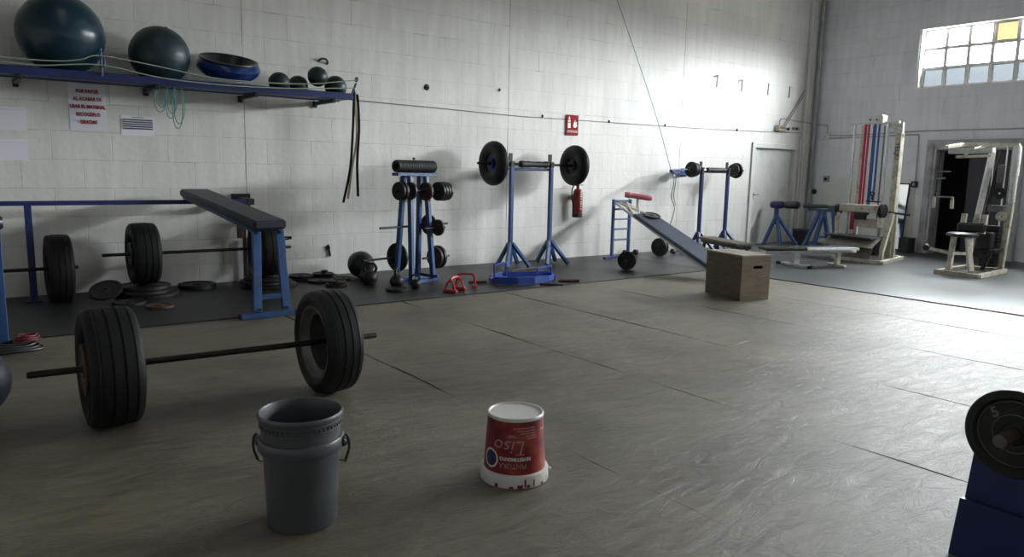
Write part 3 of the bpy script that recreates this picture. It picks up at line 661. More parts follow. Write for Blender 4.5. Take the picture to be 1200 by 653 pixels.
# cables, wire, hooks on the long wall
cord('thin grey cable clipped across the long block wall', [(3.95, YW - .01, 2.235), (4.25, YW - .008, 2.228), (5.34, YW - .008, 2.211), (6.76, YW - .008, 2.184), (7.46, YW - .008, 2.188), (9.63, YW - .008, 2.196), (11.75, YW - .008, 2.216), (14.15, YW - .008, 2.27)], 'cable', .0055, 'cable', 'cable')
for i, (x, z) in enumerate(((7.23, 2.21), (8.63, 2.205), (9.98, 2.215), (12.0, 2.23), (6.42, 2.535))):
    lb = ['black cable clip left of the fire sign', 'black cable clip right of the fire sign', 'black cable clip above the teal rope', 'black cable clip left of the emergency light', 'black peg high on the wall above the tyre rack'][i]
    tag(MB(at((x, YW, z))).obox((x, YW - .012, z), (.022, .022, .045), None, .005).lathe([(0, 0), (.008, 0), (.006, .012), (0, .012)], (x, YW - .023, z), (0, -1, 0), 8).build('cable_clip', 'rubber_blk'), lb, 'clip')
for i, (x, z) in enumerate(((11.28, 3.15), (12.02, 3.13), (12.85, 3.13), (13.57, 3.13))):
    lb = ['first grey wall hook from the left above the door', 'second grey wall hook from the left above the door', 'third grey wall hook from the left above the door', 'rightmost grey wall hook nearest the corner'][i]
    tag(MB(at((x, YW, z))).tube(smooth([(x + .07, YW - .002, z + .02), (x + .03, YW - .03, z + .03), (x, YW - .05, z), (x - .005, YW - .05, z - .1), (x - .005, YW - .05, z - .19)], 4), .011, 8).build('hook', 'cable'), lb, 'hook', 'hooks high on the wall')
# anchor holes with broken plaster: dark iron stubs
tag(MB(at((5.21, YW, 2.47))).lathe([(0, 0), (.02, 0), (.02, .03), (0, .03)], (5.21, YW - .001, 2.47), (0, -1, 0), 10).lathe([(0, 0), (.045, 0), (.03, .006), (0, .006)], (5.21, YW - .001, 2.475), (0, -1, 0), 9).build('iron_anchor', 'iron'), 'small rusty anchor stub in the wall between shelf and tyre rack', 'anchor')
tag(MB(at((3.74, YW, 2.66))).tube(smooth([(3.68, YW - .002, 2.66), (3.70, YW - .04, 2.69), (3.76, YW - .04, 2.69), (3.79, YW - .03, 2.66), (3.79, YW - .002, 2.64)], 4), .012, 8).build('iron_anchor', 'iron'), 'bent iron anchor in the wall above the right end of the shelf', 'anchor')
tag(MB(at((3.765, YW, .34))).lathe([(0, 0), (.03, 0), (.026, .02), (0, .02)], (3.765, YW - .001, .36), (0, -1, 0), 9).bar((3.765, YW - .012, .40), (3.79, YW - .015, .25), .035, .02).build('iron_anchor', 'iron'), 'dark broken anchor low on the wall above the floor plates', 'anchor')

# emergency light and conduits near the corner
T = thing('emergency_light', 'beige box light with twin heads on the wall above the door', 'light', (13.38, YW, 2.27))
MB(T).span(13.23, 13.5, YW - .09, YW - .002, 2.27, 2.385, .012).build('housing', 'beige', T)
for x in (13.29, 13.36, 13.43): MB(T).lathe([(0, 0), (.03, 0), (.026, .012), (0, .014)], (x, YW - .09, 2.335), (0, -1, 0), 16).build('lamp_window', 'chrome', T)
MB(T).cyl((13.5, YW - .05, 2.31), (13.58, YW - .05, 2.325), .018, 10).ball((13.62, YW - .05, 2.325), .032, 14).build('spot_head', 'rubber_blk', T)
cord('left of two slanting grey conduits rising to the corner', [(13.47, YW - .02, 2.36), (13.9, YW - .024, 2.85), (14.14, YW - .024, 3.13)], 'grey_pipe', .012, 'conduit', 'conduit')
cord('right of two slanting grey conduits rising to the corner', [(13.54, YW - .02, 2.36), (13.93, YW - .02, 2.80), (14.14, YW - .02, 3.04)], 'grey_pipe', .012, 'conduit', 'conduit')
cord('thin bent conduit from the emergency light round to the junction box', [(13.36, YW - .012, 2.39), (13.36, YW - .03, 2.49), (13.44, YW - .05, 2.52), (14.10, YW - .05, 2.49), (14.2, YW - .085, 2.485), (14.46, YW - .09, 2.47), (XW - .013, 8.72, 2.45), (XW - .012, 8.56, 2.43), (XW - .012, 8.54, 2.36), (XW - .012, 8.54, 2.27)], 'grey_pipe', .009, 'conduit', 'conduit')
T = thing('pipe_clamp', 'small grey clamp bracket on the wall left of the corner pipe', 'bracket', (13.95, YW, 2.3))
MB(T).span(13.83, 14.05, YW - .03, YW - .002, 2.32, 2.375, .004).build('base', 'grey_pipe', T)
MB(T).lathe([(0, 0), (.022, 0), (.022, .02), (0, .02)], (13.94, YW - .03, 2.347), (0, -1, 0), 12).build('bolt', 'rubber_blk', T)
tag(MB(at((14.40, 8.80, ZM))).tube([(14.41, 8.79, ZM + .001), (14.41, 8.79, CZ - .01)], .045, 16).build('downpipe', 'frame_g'), 'tall grey downpipe in the corner of the two walls', 'pipe')
tag(MB(at((14.08, YW, ZM))).tube([(14.10, YW - .045, ZM + .001), (14.10, YW - .045, 2.2)], .028, 14).build('downpipe', 'frame_w'), 'short white pipe right of the grey door', 'pipe')
T = thing('junction_box', 'pale square junction box on the end wall near the corner', 'box', (XW, 8.54, 2.15))
MB(T).span(XW - .06, XW - .002, 8.47, 8.61, 2.14, 2.27, .008).build('housing', 'white_en', T)
MB(T).lathe([(0, 0), (.012, 0), (.01, .006), (0, .006)], (XW - .06, 8.54, 2.205), (-1, 0, 0), 10).build('screw', 'grey_pipe', T)
cord('lower twin conduit running along the end wall behind the machines', [(XW - .02, 8.47, 2.17), (XW - .02, 8.3, 2.165), (XW - .02, 7.2, 2.19), (XW - .02, 6.75, 2.20), (XW - .02, 6.70, 2.17), (XW - .02, 6.69, 2.05), (XW - .02, 6.685, 1.6), (XW - .02, 6.685, 1.33)], 'grey_pipe', .012, 'conduit', 'conduit')
cord('upper twin conduit running along the end wall towards the doorway', [(XW - .02, 8.47, 2.225), (XW - .02, 8.0, 2.222), (XW - .02, 6.6, 2.26), (XW - .02, 5.0, 2.26), (XW - .02, 3.0, 2.27)], 'grey_pipe', .011, 'conduit', 'conduit')
T = thing('switch_box', 'small dark switch box at the end of the conduit beside the doorway', 'switch', (XW, 6.685, 1.22))
MB(T).span(XW - .06, XW - .013, 6.63, 6.74, 1.22, 1.335, .008).build('housing', 'iron', T)
MB(T).span(XW - .072, XW - .06, 6.665, 6.705, 1.25, 1.31, .003).build('rocker', 'grey_pipe', T)
T = thing('switch_box', 'grey socket box on the end wall near the corner', 'switch', (XW, 8.47, 1.28))
MB(T).span(XW - .05, XW - .002, 8.41, 8.53, 1.28, 1.40, .008).build('housing', 'grey_pipe', T)
MB(T).lathe([(0, 0), (.03, 0), (.03, .008), (0, .008)], (XW - .05, 8.47, 1.335), (-1, 0, 0), 16).build('socket', 'iron', T)
tag(MB(at((XW, 8.72, 1.06))).lathe([(0, 0), (.05, 0), (.055, .02), (.04, .05), (0, .055)], (XW - .002, 8.72, 1.07), (-1, 0, 0), 18).build('pipe_stub', 'rubber_blk'), 'round black pipe stub low on the end wall by the corner', 'pipe')
# ================================================================== BUCKETS
bx_, by_ = 1.02, 2.71
T = thing('plastic_bucket', 'tall grey open plastic bucket standing on the bare floor in front', 'bucket', (bx_, by_, .001))
bc = (bx_, by_, .001)
prof = [(0, .012), (.118, .012), (.122, .0), (.131, .0), (.134, .012), (.146, .300), (.147, .302), (.160, .304), (.164, .312), (.164, .345), (.160, .352), (.1495, .354), (.1515, .39), (.154, .392), (.154, .397), (.1515, .399), (.152, .415), (.157, .417), (.157, .423), (.1535, .425), (.1545, .432), (.161, .434), (.163, .44), (.163, .447), (.160, .453), (.155, .453), (.152, .447), (.149, .40), (.146, .33), (.131, .03), (0, .02)]
MB(T).lathe(prof, bc, (0, 0, 1), 64).build('body', 'grey_plastic', T)
mb = MB(T)
for k in range(52):
    a = 2 * PI * k / 52; mb.obox((bx_ + .1555 * math.cos(a), by_ + .1555 * math.sin(a), .001 + .4085), (.006, .011, .012), Matrix.Rotation(a, 3, 'Z'), .001)
mb.build('rim_notches', 'grey_plastic', T)
hd = Vector((.83, -.56, 0)).normalized()   # line through both handle lugs
for s in (-1, 1):
    p = Vector(bc) + hd * s * .1635 + Vector((0, 0, .325))
    lug = MB(T).lathe([(0, 0), (.022, 0), (.02, .008), (.01, .016), (0, .016)], p, hd * s, 18).build('handle_lug', 'dark_plastic', T)
    MB(T).tube(smooth([p + hd * s * .008 + Vector((0, 0, .03)), p + hd * s * .02 + Vector((0, 0, .015)), p + hd * s * .022 + Vector((0, 0, -.03)), p + hd * s * .008 + Vector((0, 0, -.075))], 4), .0055, 8).build('handle_end', 'dark_plastic', T)
q = Vector((-hd.y, hd.x, 0)) 
pts = []
for k in range(21):
    t = PI * k / 20
    pts.append(Vector(bc) + hd * (.172 * math.cos(t)) + q * (.168 * math.sin(t)) + Vector((0, 0, .25 - .06 * math.sin(t) ** .6)))
MB(T).tube(pts, .0032, 8).build('wire_handle', 'dark_plastic', T)

px_, py_ = 1.975, 2.575
T = thing('paint_bucket', 'red printed paint bucket turned upside down, white base upward, on the bare floor', 'bucket', (px_, py_, .001))
pc = (px_, py_, .001)
MB(T).lathe([(.150, 0), (.156, .002), (.157, .01), (.1565, .05), (.154, .056), (.146, .058), (.142, .06)], pc, (0, 0, 1), 64).build('rim_band', 'white_plastic', T)
mb = MB(T)
for k, (a, w, z0, z1) in enumerate(((-2.05, .16, .004, .02), (-1.9, .05, .01, .045), (-1.8, .09, .006, .018), (-1.62, .04, .008, .04), (-2.3, .12, .004, .014), (-1.3, .1, .004, .016), (-1.05, .03, .01, .035), (-2.75, .1, .004, .02))):
    patch(mb, pc, .1572, -.01, a - w / 2, a + w / 2, z0, z1)
mb.build('paint_drips', 'red_en', T)
sl = -.066; r0_ = .1455
lab, nt, b = new_mat('printed_red_label'); N, L = nt.nodes, nt.links
tc = N.new('ShaderNodeTexCoord'); nn = N.new('ShaderNodeTexNoise'); nn.inputs['Scale'].default_value = 9; nn.inputs['Detail'].default_value = 3; L.new(tc.outputs['Object'], nn.inputs['Vector'])
cr = N.new('ShaderNodeValToRGB'); e = cr.color_ramp.elements; e[0].position = .34; e[0].color = (.085, .006, .016, 1); e[1].position = .52; e[1].color = (.26, .014, .02, 1)
e2 = cr.color_ramp.elements.new(.68); e2.color = (.36, .07, .028, 1); L.new(nn.outputs['Fac'], cr.inputs[0]); L.new(cr.outputs[0], b.inputs['Base Color']); b.inputs['Roughness'].default_value = .38
M['label'] = lab
MB(T).lathe([(r0_ + sl * .06, .058), (r0_ + sl * .06, .06), (r0_ + sl * .296, .296), (r0_ + sl * .298 - .002, .298)], pc, (0, 0, 1), 64).build('printed_wall', 'label', T)
MB(T).lathe([(r0_ + sl * .297, .297), (r0_ + sl * .3 + .0035, .2985), (r0_ + sl * .3 + .0035, .308), (r0_ + sl * .3, .313), (r0_ + sl * .3 - .006, .313), (r0_ + sl * .3 - .010, .307), (0, .305)], pc, (0, 0, 1), 64).build('base_disc', 'white_plastic', T)
F0 = math.atan2(-py_, -px_)       # direction facing the middle of the room where the print sits
mb = MB(T); wrap(mb, 'REVESTIMIENTO', .021, pc, r0_, sl, F0 + .02, .132, 1, .0006, 1.0); mb.build('product_lettering', 'ink_white', T)
mb = MB(T); wrap(mb, 'PINTURA', .034, pc, r0_, sl, F0 - .06, .102, 1, -.0004, .95); mb.build('product_lettering', 'ink_pink', T)
mb = MB(T); wrap(mb, 'Liso', .085, pc, r0_, sl, F0 - .17, .188, 1, -.0008, 1.15, .25); mb.build('script_lettering', 'ink_pink', T)
mb = MB(T)
for k, (a, w, z) in enumerate(((.35, .8, .268), (.42, .66, .256), (.48, .56, .244), (.58, .42, .232), (.62, .36, .221), (-.12, .2, .236), (-.1, .34, .229), (.18, .3, .151))):
    patch(mb, pc, r0_, sl, F0 + a - w / 2, F0 + a + w / 2, z, z + .0035)
for k in range(4): patch(mb, pc, r0_, sl, F0 + 1.08 + k * .07, F0 + 1.13 + k * .07, .243, .255)
mb.build('small_print', 'ink_pink', T)
def disc_on(mb, a, z, rad, rin, eps=.0014):
    vs = []; fs = []; n = 28
    for k in range(n):
        t = 2 * PI * k / n
        for q_ in (rad, rin):
            zz = z + q_ * math.sin(t); r = r0_ + sl * zz + eps; aa = F0 + a + q_ * math.cos(t) / r0_
            vs.append((pc[0] + r * math.cos(aa), pc[1] + r * math.sin(aa), pc[2] + zz))
    for k in range(n): fs.append((2 * k, 2 * ((k + 1) % n), 2 * ((k + 1) % n) + 1, 2 * k + 1))
    mb.add(vs, fs)
mb = MB(T); disc_on(mb, -.86, .122, .044, .036, .002); mb.build('round_emblem', 'ink_white', T)
mb = MB(T); disc_on(mb, -.86, .122, .037, .0005); mb.build('round_emblem', 'blue_dark', T)
MB(T).obox(Vector(pc) + Vector((math.cos(F0 + 1.5), math.sin(F0 + 1.5), 0)) * .162 + Vector((0, 0, .04)), (.012, .02, .02), Matrix.Rotation(F0 + 1.5, 3, 'Z'), .003).build('handle_lug', 'white_plastic', T)

# ================================================================== SIT-UP BENCH OVER THE BLUE RAIL
RY = 8.55
T = thing('blue_rail', 'long dark blue horizontal rail on posts in front of the block wall at the left', 'rail', (.6, RY, ZM))
MB(T).span(-2.6, 2.70, RY - .03, RY + .03, .955, 1.0, .004).build('rail_bar', 'blue_dark', T)
for x in (.55, -1.6): MB(T).span(x - .03, x + .03, RY - .03, RY + .03, ZM + .001, .955, .004).span(x - .07, x + .07, RY - .07, RY + .07, ZM + .001, ZM + .012, .003).build('post', 'blue_dark', T)
MB(T).span(2.64, 2.72, RY - .04, YW - .002, .94, 1.01, .004).span(2.58, 2.80, YW - .02, YW - .002, .9, 1.05, .003).build('wall_bracket', 'iron', T)

T = thing('situp_bench', 'blue sit-up bench with long black pad, upper end hooked over the blue rail', 'bench', (2.28, 6.75, 0))
A = Vector((2.285, 6.70, .85)); Bv = Vector((2.10, 8.62, 1.075)); d = (Bv - A)
s_, u_, d_ = frame_from(d)
R3 = Matrix((s_, u_, d_)).transposed()
MB(T).obox((A + Bv) / 2 + u_ * -.045, (.25, .02, d.length - .1), R3, .004).bar(A + s_ * .11 + u_ * -.075, Bv + s_ * .11 + u_ * -.052, .03, .028).bar(A - s_ * .11 + u_ * -.075, Bv - s_ * .11 + u_ * -.052, .03, .028).build('pad_frame', 'blue', T)
MB(T).obox((A + Bv) / 2, (.315, .085, d.length), R3, .022).build('pad', 'vinyl_navy', T)
for sx in (-1, 1):
    f0 = Vector((2.27 + sx * .135, 6.70, .058)); f1 = Vector((2.285 + sx * .105, 6.80, .79))
    MB(T).bar(f0, f1, .055, .075, (1, 0, 0), .005).build('leg', 'blue', T)
MB(T).bar((2.15, 6.715, .19), (2.39, 6.715, .19), .04, .045).build('crossbar', 'blue', T)
fb = MB(T).bar((1.99, 6.70, .026), (2.49, 6.70, .026), .05, .05).build('foot_bar', 'blue', T)
for x in (1.985, 2.495): MB(T).span(x - .012, x + .012, 6.672, 6.728, .002, .053, .003).build('end_cap', 'rubber_blk', fb)
for x in (2.15, 2.40): MB(T).cyl((x, 6.67, .085), (x, 6.655, .085), .012, 8).build('bolt', 'iron', fb)
MB(T).bar((2.06, 8.6, .99), (2.14, 8.6, .99), .03, .03).bar((1.99, 8.63, 1.02), (2.22, 8.63, 1.02), .03, .03).build('hook', 'blue', T)

# peg bracket on wall behind the bench
T = thing('bar_bracket', 'rusty red and dark metal bracket standing by the wall behind the blue bench', 'bracket', (2.70, 8.86, ZM))
MB(T).bar((2.70, 8.86, ZM + .001), (2.70, 8.86, .72), .035, .035).build('upright', 'iron', T)
MB(T).span(2.55, 2.83, 8.84, 8.88, .72, .75, .004).build('arm', 'iron', T)
MB(T).span(2.62, 2.685, 8.835, 8.885, .53, .715, .006).build('clamp', 'rust', T)
tag(MB(at((3.05, 8.75, .42))).bar((2.86, 8.86, .52), (3.22, 8.72, .535), .02, .02).bar((2.86, 8.86, .45), (3.22, 8.72, .52), .018, .018).span(2.82, 2.88, 8.84, 8.925, ZM + .001, .55, .004).build('bar_peg', 'iron'), 'dark forked wall peg sticking out right of the blue bench', 'peg')

# ================================================================== PLATE RACK WITH ROLLER
c = Vector((4.43, 7.86, 0)); vv = Vector((.96, .28, 0)); uu = Vector((-.28, .96, 0)); zz = Vector((0, 0, 1))
T = thing('plate_rack', 'blue four-legged weight rack with side pegs, foam roller on top', 'rack', (c.x, c.y, ZM))
TZ = 1.315
for sv in (-1, 1):
    for su in (-1, 1):
        MB(T).bar(c + vv * sv * .185 + uu * su * .13 + zz * (ZM + .045), c + vv * sv * .135 + uu * su * .05 + zz * (TZ - .02), .05, .06, uu).build('leg', 'blue', T)
for su in (-1, 1): MB(T).bar(c - vv * .22 + uu * su * .13 + zz * (ZM + .024), c + vv * .27 + uu * su * .13 + zz * (ZM + .024), .045, .045).build('foot_bar', 'blue', T)
MB(T).bar(c + vv * .185 - uu * .22 + zz * (ZM + .07), c + vv * .185 + uu * .22 + zz * (ZM + .07), .04, .04).build('foot_bar', 'blue', T)
MB(T).bar(c - vv * .33 + zz * TZ, c + vv * .33 + zz * TZ, .11, .035, zz).build('top_bar', 'blue', T)
MB(T).bar(c - vv * .1 + uu * .08 + zz * (TZ - .02), c - vv * .06 + uu * .10 + zz * .98, .17, .006, uu).build('back_board', 'white_en', T)
pegs = [(-1, 1.125, -.11, .46), (1, 1.115, -.115, .56), (-1, .70, -.03, .60), (1, .70, .03, .62), (-1, .30, .24, .62), (1, .29, -.02, .60), (1, .675, -.16, .36)]
pegp = []
for sv, z, uo, ln in pegs:
    p0 = c + vv * sv * (.0 if abs(uo) > .1 else .12) + uu * uo + zz * z; p1 = c + vv * sv * ln + uu * uo + zz * z
    MB(T).cyl(p0, p1, .0135, 12).build('peg', 'bar', T); pegp.append((c + uu * uo + zz * z, vv * sv))
def onpeg(k, dist, label, r, t, m='iron'):
    o, d = pegp[k]; plate(label, o + d * dist, r, t, d, m, None, .0138)
onpeg(0, .19, 'dark plate on the upper left peg of the blue rack, nearest the legs', .105, .03)
onpeg(0, .33, 'middle one of the dark plates on the upper left peg', .112, .04)
onpeg(0, .375, 'outermost dark plate on the upper left peg of the blue rack', .105, .03)
onpeg(1, .07, 'dark plate with reddish face on the upper right peg, nearest the legs', .11, .04, 'rust')
onpeg(1, .29, 'second dark plate along the upper right peg', .115, .035)
onpeg(1, .335, 'third dark plate along the upper right peg', .118, .04)
onpeg(1, .38, 'fourth dark plate along the upper right peg', .118, .035)
onpeg(1, .43, 'outermost dark plate on the upper right peg of the blue rack', .112, .04)
onpeg(6, .238, 'small rusty plate on the middle right peg facing the room', .1, .03, 'rust')
onpeg(3, .276, 'dark plate edge-on just behind the small rusty plate on the rack', .125, .03)
onpeg(4, .06, 'large dark plate hanging low behind the left legs of the blue rack', .175, .035)
onpeg(5, .34, 'rusty plate on the lower right peg of the blue rack, nearest the legs', .13, .045, 'rust')
onpeg(5, .39, 'outer dark plate on the lower right peg of the blue rack', .145, .045)
# foam roller
T = thing('foam_roller', 'black ribbed foam roller lying on top of the blue weight rack', 'roller', (c.x, c.y, TZ + .019))
rc = c + zz * (TZ + .0185 + .075); n = 40; prof = [(.05, -.315), (.07, -.315)]
for k in range(n): z = -.305 + .61 * k / (n - 1); prof.append((.074 if k % 2 else .068, z))
prof += [(.07, .315), (.05, .315)]
MB(T).lathe(prof, rc, vv, 40, True).build('foam_sleeve', 'rubber_blk', T)
MB(T).lathe([(.044, -.312), (.0495, -.312), (.0495, .312), (.044, .312)], rc, vv, 32, True).build('core_tube', 'dark_plastic', T)
tag(MB(at(rc)).ball(rc + zz * .0925 - vv * .02, .0165, 14).build('massage_ball', 'rubber_blk'), 'tiny dark ball on top of the black foam roller', 'ball')

# things around the rack
med_ball('black medicine ball on the matting left of the blue weight rack', (4.02, 8.50, ZM + .168), .167, 'ball_black')
def kettlebell(label, x, y, r, rz, m='iron', tilt=0):
    T = thing('kettlebell', label, 'kettlebell', (x, y, ZM + .001))
    k = r
    MB(T).lathe([(0, 0), (k * .62, 0), (k * .7, k * .05), (k * .98, k * .7), (k, k * .95), (k * .9, k * 1.35), (k * .65, k * 1.68), (k * .3, k * 1.84), (0, k * 1.88)], (x, y, ZM + .001), (0, 0, 1), 36).build('bell', m, T)
    d = Vector((math.cos(rz), math.sin(rz), 0)); b0 = Vector((x, y, ZM + .001))
    MB(T).tube(smooth([b0 + d * (-k * .55) + zz * k * 1.5, b0 + d * (-k * .78) + zz * k * 2.1, b0 + d * (-k * .5) + zz * k * 2.62, b0 + zz * k * 2.72, b0 + d * (k * .5) + zz * k * 2.62, b0 + d * (k * .78) + zz * k * 2.1, b0 + d * (k * .55) + zz * k * 1.5]), k * .19, 12).build('handle', m, T)
kettlebell('dark kettlebell on the matting in front of the black medicine ball', 3.86, 7.92, .093, -.55)
kettlebell('smaller dark kettlebell just behind the nearer one beside the medicine ball', 3.93, 8.20, .07, -.3, 'rust')
kettlebell('dark kettlebell at the foot of the left legs of the blue rack', 4.02, 7.56, .082, .9)
kettlebell('small dark kettlebell against the front foot of the blue rack', 4.18, 7.40, .06, -.6)
plate('dark plate lying at the front left foot of the blue rack', (3.92, 7.36, ZM + .018), .13, .034)

def pushup(label, x, y, rz, group=None):
    T = thing('pushup_stand', label, 'push-up stand', (x, y, ZM + .001))
    o = Vector((x, y, ZM + .001)); a = Vector((math.cos(rz), math.sin(rz), 0)); b = Vector((-a.y, a.x, 0))
    for s in (-1, 1):
        p = o + a * s * .105
        MB(T).bar(p - b * .085 + zz * .018, p + b * .085 + zz * .018, .04, .034).build('foot', 'red_bright', T)
        MB(T).tube(smooth([p - b * .06 + zz * .03, p - b * .035 + zz * .10, p + zz * .135, p + b * .035 + zz * .10, p + b * .06 + zz * .03], 4), .0115, 8).build('upright', 'red_bright', T)
    MB(T).tube(smooth([o - a * .105 + zz * .13, o - a * .08 + zz * .155, o - a * .04 + zz * .16, o + a * .04 + zz * .16, o + a * .08 + zz * .155, o + a * .105 + zz * .13], 4), .015, 10).build('grip', 'red_bright', T)
pushup('bright red push-up stand nearest the blue rack foot', 4.48, 7.03, .5)
pushup('bright red push-up stand standing broadside, right of its twin', 4.74, 7.20, -.5)

# ================================================================== TYRE SQUAT STAND
def squat_stand(name, label, xs, y, top, hb, m, foot=.36, cup=.09):
    T = thing(name, label, 'squat stand', (sum(xs) / 2, y, ZM))
    for i, x in enumerate(xs):
        p = MB(T).span(x - .0275, x + .0275, y - .0275, y + .0275, .06, top - .06, .004).build('post', m, T)
        for k, (dx, dy) in enumerate(((-.62, -.55), (.5, -.78), (.75, .35), (-.45, .35))):
            e = Vector((x + dx * foot * .85, y + dy * foot * .95, ZM + .026))
            MB(T).bar(e, (x + dx * .03, y + dy * .03, .36), .045, .05, (1, 0, 0)).build('brace', m, T)
        MB(T).span(x - .032, x + .032, y - .032, y - .010, top - .06, top + .0, .003).span(x - .032, x + .032, y + .024, y + .042, top - .06, top + cup + .02, .003).span(x - .032, x + .032, y - .032, y + .042, top - .075, top - .059, .002).build('bar_cup', 'iron', T)
    MB(T).cyl((xs[0], y + .052, hb), (xs[1], y + .052, hb), .02, 14).build('crossbar', m, T)
    return T
SY = 8.40
squat_stand('squat_stand', 'tall blue squat stand carrying the tyre bar, beside the fire extinguisher', (6.28, 7.0), SY, 1.515, 1.405, 'blue')
T = thing('tyre_barbell', 'barbell with two small tyres racked high on the blue squat stand', 'barbell', (6.6, SY + .007, 1.515))
bz = 1.515 - .059 + .0195; by2 = SY + .007
MB(T).tube([(5.70, by2, bz), (5.71, by2, bz), (7.66, by2, bz), (7.67, by2, bz)], [.013, .0185, .0185, .013], 14).build('bar', 'bar', T)
MB(T).lathe([(.0187, -.25), (.045, -.25), (.05, -.235), (.05, -.2), (.042, -.17), (.047, -.1), (.04, 0), (.047, .1), (.042, .17), (.05, .2), (.05, .235), (.045, .25), (.0187, .25)], (6.68, by2, bz), (1, 0, 0), 24, True).build('bar_pad', 'rubber_blk', T)
def small_tyre(T, cx, out, R, w, hub):
    h = w / 2; c_ = (cx, by2, bz)
    MB(T).lathe([(R * .42, -h * .55), (R * .5, -h * .8), (R * .7, -h), (R * .86, -h * .85), (R * .97, -h * .5), (R, -h * .2), (R - .004, -h * .14), (R, -h * .08), (R, h * .08), (R - .004, h * .14), (R, h * .2), (R * .97, h * .5), (R * .86, h * .85), (R * .7, h), (R * .5, h * .8), (R * .42, h * .55)], c_, (1, 0, 0), 56, True).build('tyre', 'tyre_sheen', T)
    MB(T).lathe([(.02, -.05), (.06, -.05), (.07, -.02), (R * .42, -.03), (R * .44, -.045), (R * .44, .045), (R * .42, .03), (.07, .02), (.06, .05), (.02, .05)], c_, (1, 0, 0), 40, True).build('wheel_hub', hub, T)
    MB(T).lathe([(.0188, -.02), (.03, -.02), (.03, .02), (.0188, .02)], (cx - .085, by2, bz), (1, 0, 0), 16, True).build('collar', 'iron', T)
small_tyre(T, 5.97, -1, .305, .17, 'blue_dark')
small_tyre(T, 7.455, 1, .30, .17, 'iron')

# sled on the floor
T = thing('push_sled', 'low bright blue steel sled with hoop handles on the floor before the tyre rack', 'sled', (5.66, 7.28, ZM))
mb = MB(T)
side0 = [(5.17, 7.24), (5.22, 7.17), (5.40, 7.055), (5.62, 7.01), (5.86, 7.03)]
for a, b in zip(side0[:-1], side0[1:]): mb.bar((*a, ZM + .06), (*b, ZM + .06), .1, .02, zz, .002) if False else mb.bar((*a, ZM + .048), (*b, ZM + .048), .022, .085, zz, .003)
mb.bar((5.86, 7.03, ZM + .046), (6.02, 7.12, ZM + .044), .022, .07, zz, .003); mb.build('side_rail', 'blue_mid', T)
MB(T).bar((5.22, 7.38, ZM + .048), (5.50, 7.52, ZM + .048), .022, .085, zz, .003).bar((5.49, 7.52, ZM + .048), (6.16, 7.35, ZM + .048), .022, .085, zz, .003).build('side_rail', 'blue_mid', T)
MB(T).bar((5.17, 7.235, ZM + .04), (5.23, 7.39, ZM + .038), .05, .06, zz).build('cross_plate', 'blue_mid', T)
MB(T).bar((6.02, 7.11, ZM + .038), (6.17, 7.36, ZM + .038), .05, .06, zz).build('cross_plate', 'blue_mid', T)
MB(T).bar((5.19, 7.25, ZM + .08), (5.19, 7.25, .25), .022, .022).bar((5.42, 7.33, ZM + .05), (5.42, 7.33, .25), .022, .022).bar((5.18, 7.247, .245), (5.43, 7.333, .245), .022, .022).bar((5.24, 7.27, ZM + .05), (5.43, 7.335, ZM + .05), .03, .03).build('hoop_handle', 'blue_mid', T)
MB(T).bar((5.70, 7.07, ZM + .05), (5.72, 7.07, .20), .022, .022).bar((6.0, 7.14, ZM + .05), (6.0, 7.14, .20), .022, .022).bar((5.71, 7.068, .195), (6.01, 7.145, .195), .022, .022).build('hoop_handle', 'blue_mid', T)
tag(MB(at((5.1, 7.6, ZM))).tube([(4.97, 7.40, ZM + .017), (5.14, 7.345, ZM + .017)], .015, 10).tube([(4.93, 7.415, ZM + .017), (4.97, 7.40, ZM + .017)], .0165, 10).build('steel_bar', 'rust'), 'short rusty bar on the matting left of the blue sled', 'bar')
tag(MB(at((6.2, 6.95, .0))).tube([(5.98, 6.97, ZM + .0172), (6.22, 6.85, ZM + .0172)], .0165, 10).build('steel_bar', 'rust'), 'short rusty bar lying on the matting edge at the right end of the sled', 'bar')
tag(MB(at((5.8, 6.7, 0))).tube([(5.62, 6.90, ZM + .0128), (5.82, 6.70, ZM + .0128)], .012, 10).build('steel_bar', 'rust'), 'thin rusty rod across the matting edge in front of the blue sled', 'bar')
tag(MB(at((6.5, 8.05, ZM))).tube([(6.02, 8.02, ZM + .012), (6.72, 8.14, ZM + .012)], .011, 10).build('steel_bar', 'rust'), 'long thin rusty rod lying between the feet of the tyre squat stand', 'bar')

# ================================================================== LADDER, SLANTED BENCH
LY = 8.52
T = thing('ladder_frame', 'small blue steel ladder frame by the wall holding up the slanted bench', 'ladder', (8.6, LY, ZM))
for x in (8.42, 8.79): MB(T).span(x - .022, x + .022, LY - .022, LY + .022, ZM + .03, .96, .004).build('post', 'blue', T)
for z in (.935, .80, .64, .48, .31): MB(T).cyl((8.43, LY, z), (8.78, LY, z), .015, 12).build('rung', 'blue', T)
for x in (8.42, 8.79): MB(T).bar((x - .22, LY - .06, ZM + .018), (x + .16, LY + .04, ZM + .018), .05, .034).build('foot_bar', 'blue_dark', T)
Hh = Vector((8.477, 7.92, .745)); Ll = Vector((7.99, 6.09, .19)); ax = (Ll - Hh)
T = thing('incline_bench', 'slanted bench with slate blue pad leaning from the blue ladder down behind the plywood box', 'bench', (Ll.x, Ll.y, ZM))
s_, u_, d_ = frame_from(ax); 
if u_.z < 0: s_, u_ = -s_, -u_
R3 = Matrix((s_, u_, d_)).transposed(); mid = (Hh + Ll) / 2; WD = .38
MB(T).obox(mid, (WD, .055, ax.length), R3, .016).build('pad', 'vinyl_slate', T)
fr = MB(T)
for s in (-1, 1): fr.bar(Hh - d_ * .74 + s_ * s * .10 - u_ * .05, Ll + d_ * .05 + s_ * s * .17 - u_ * .05, .035, .04, u_)
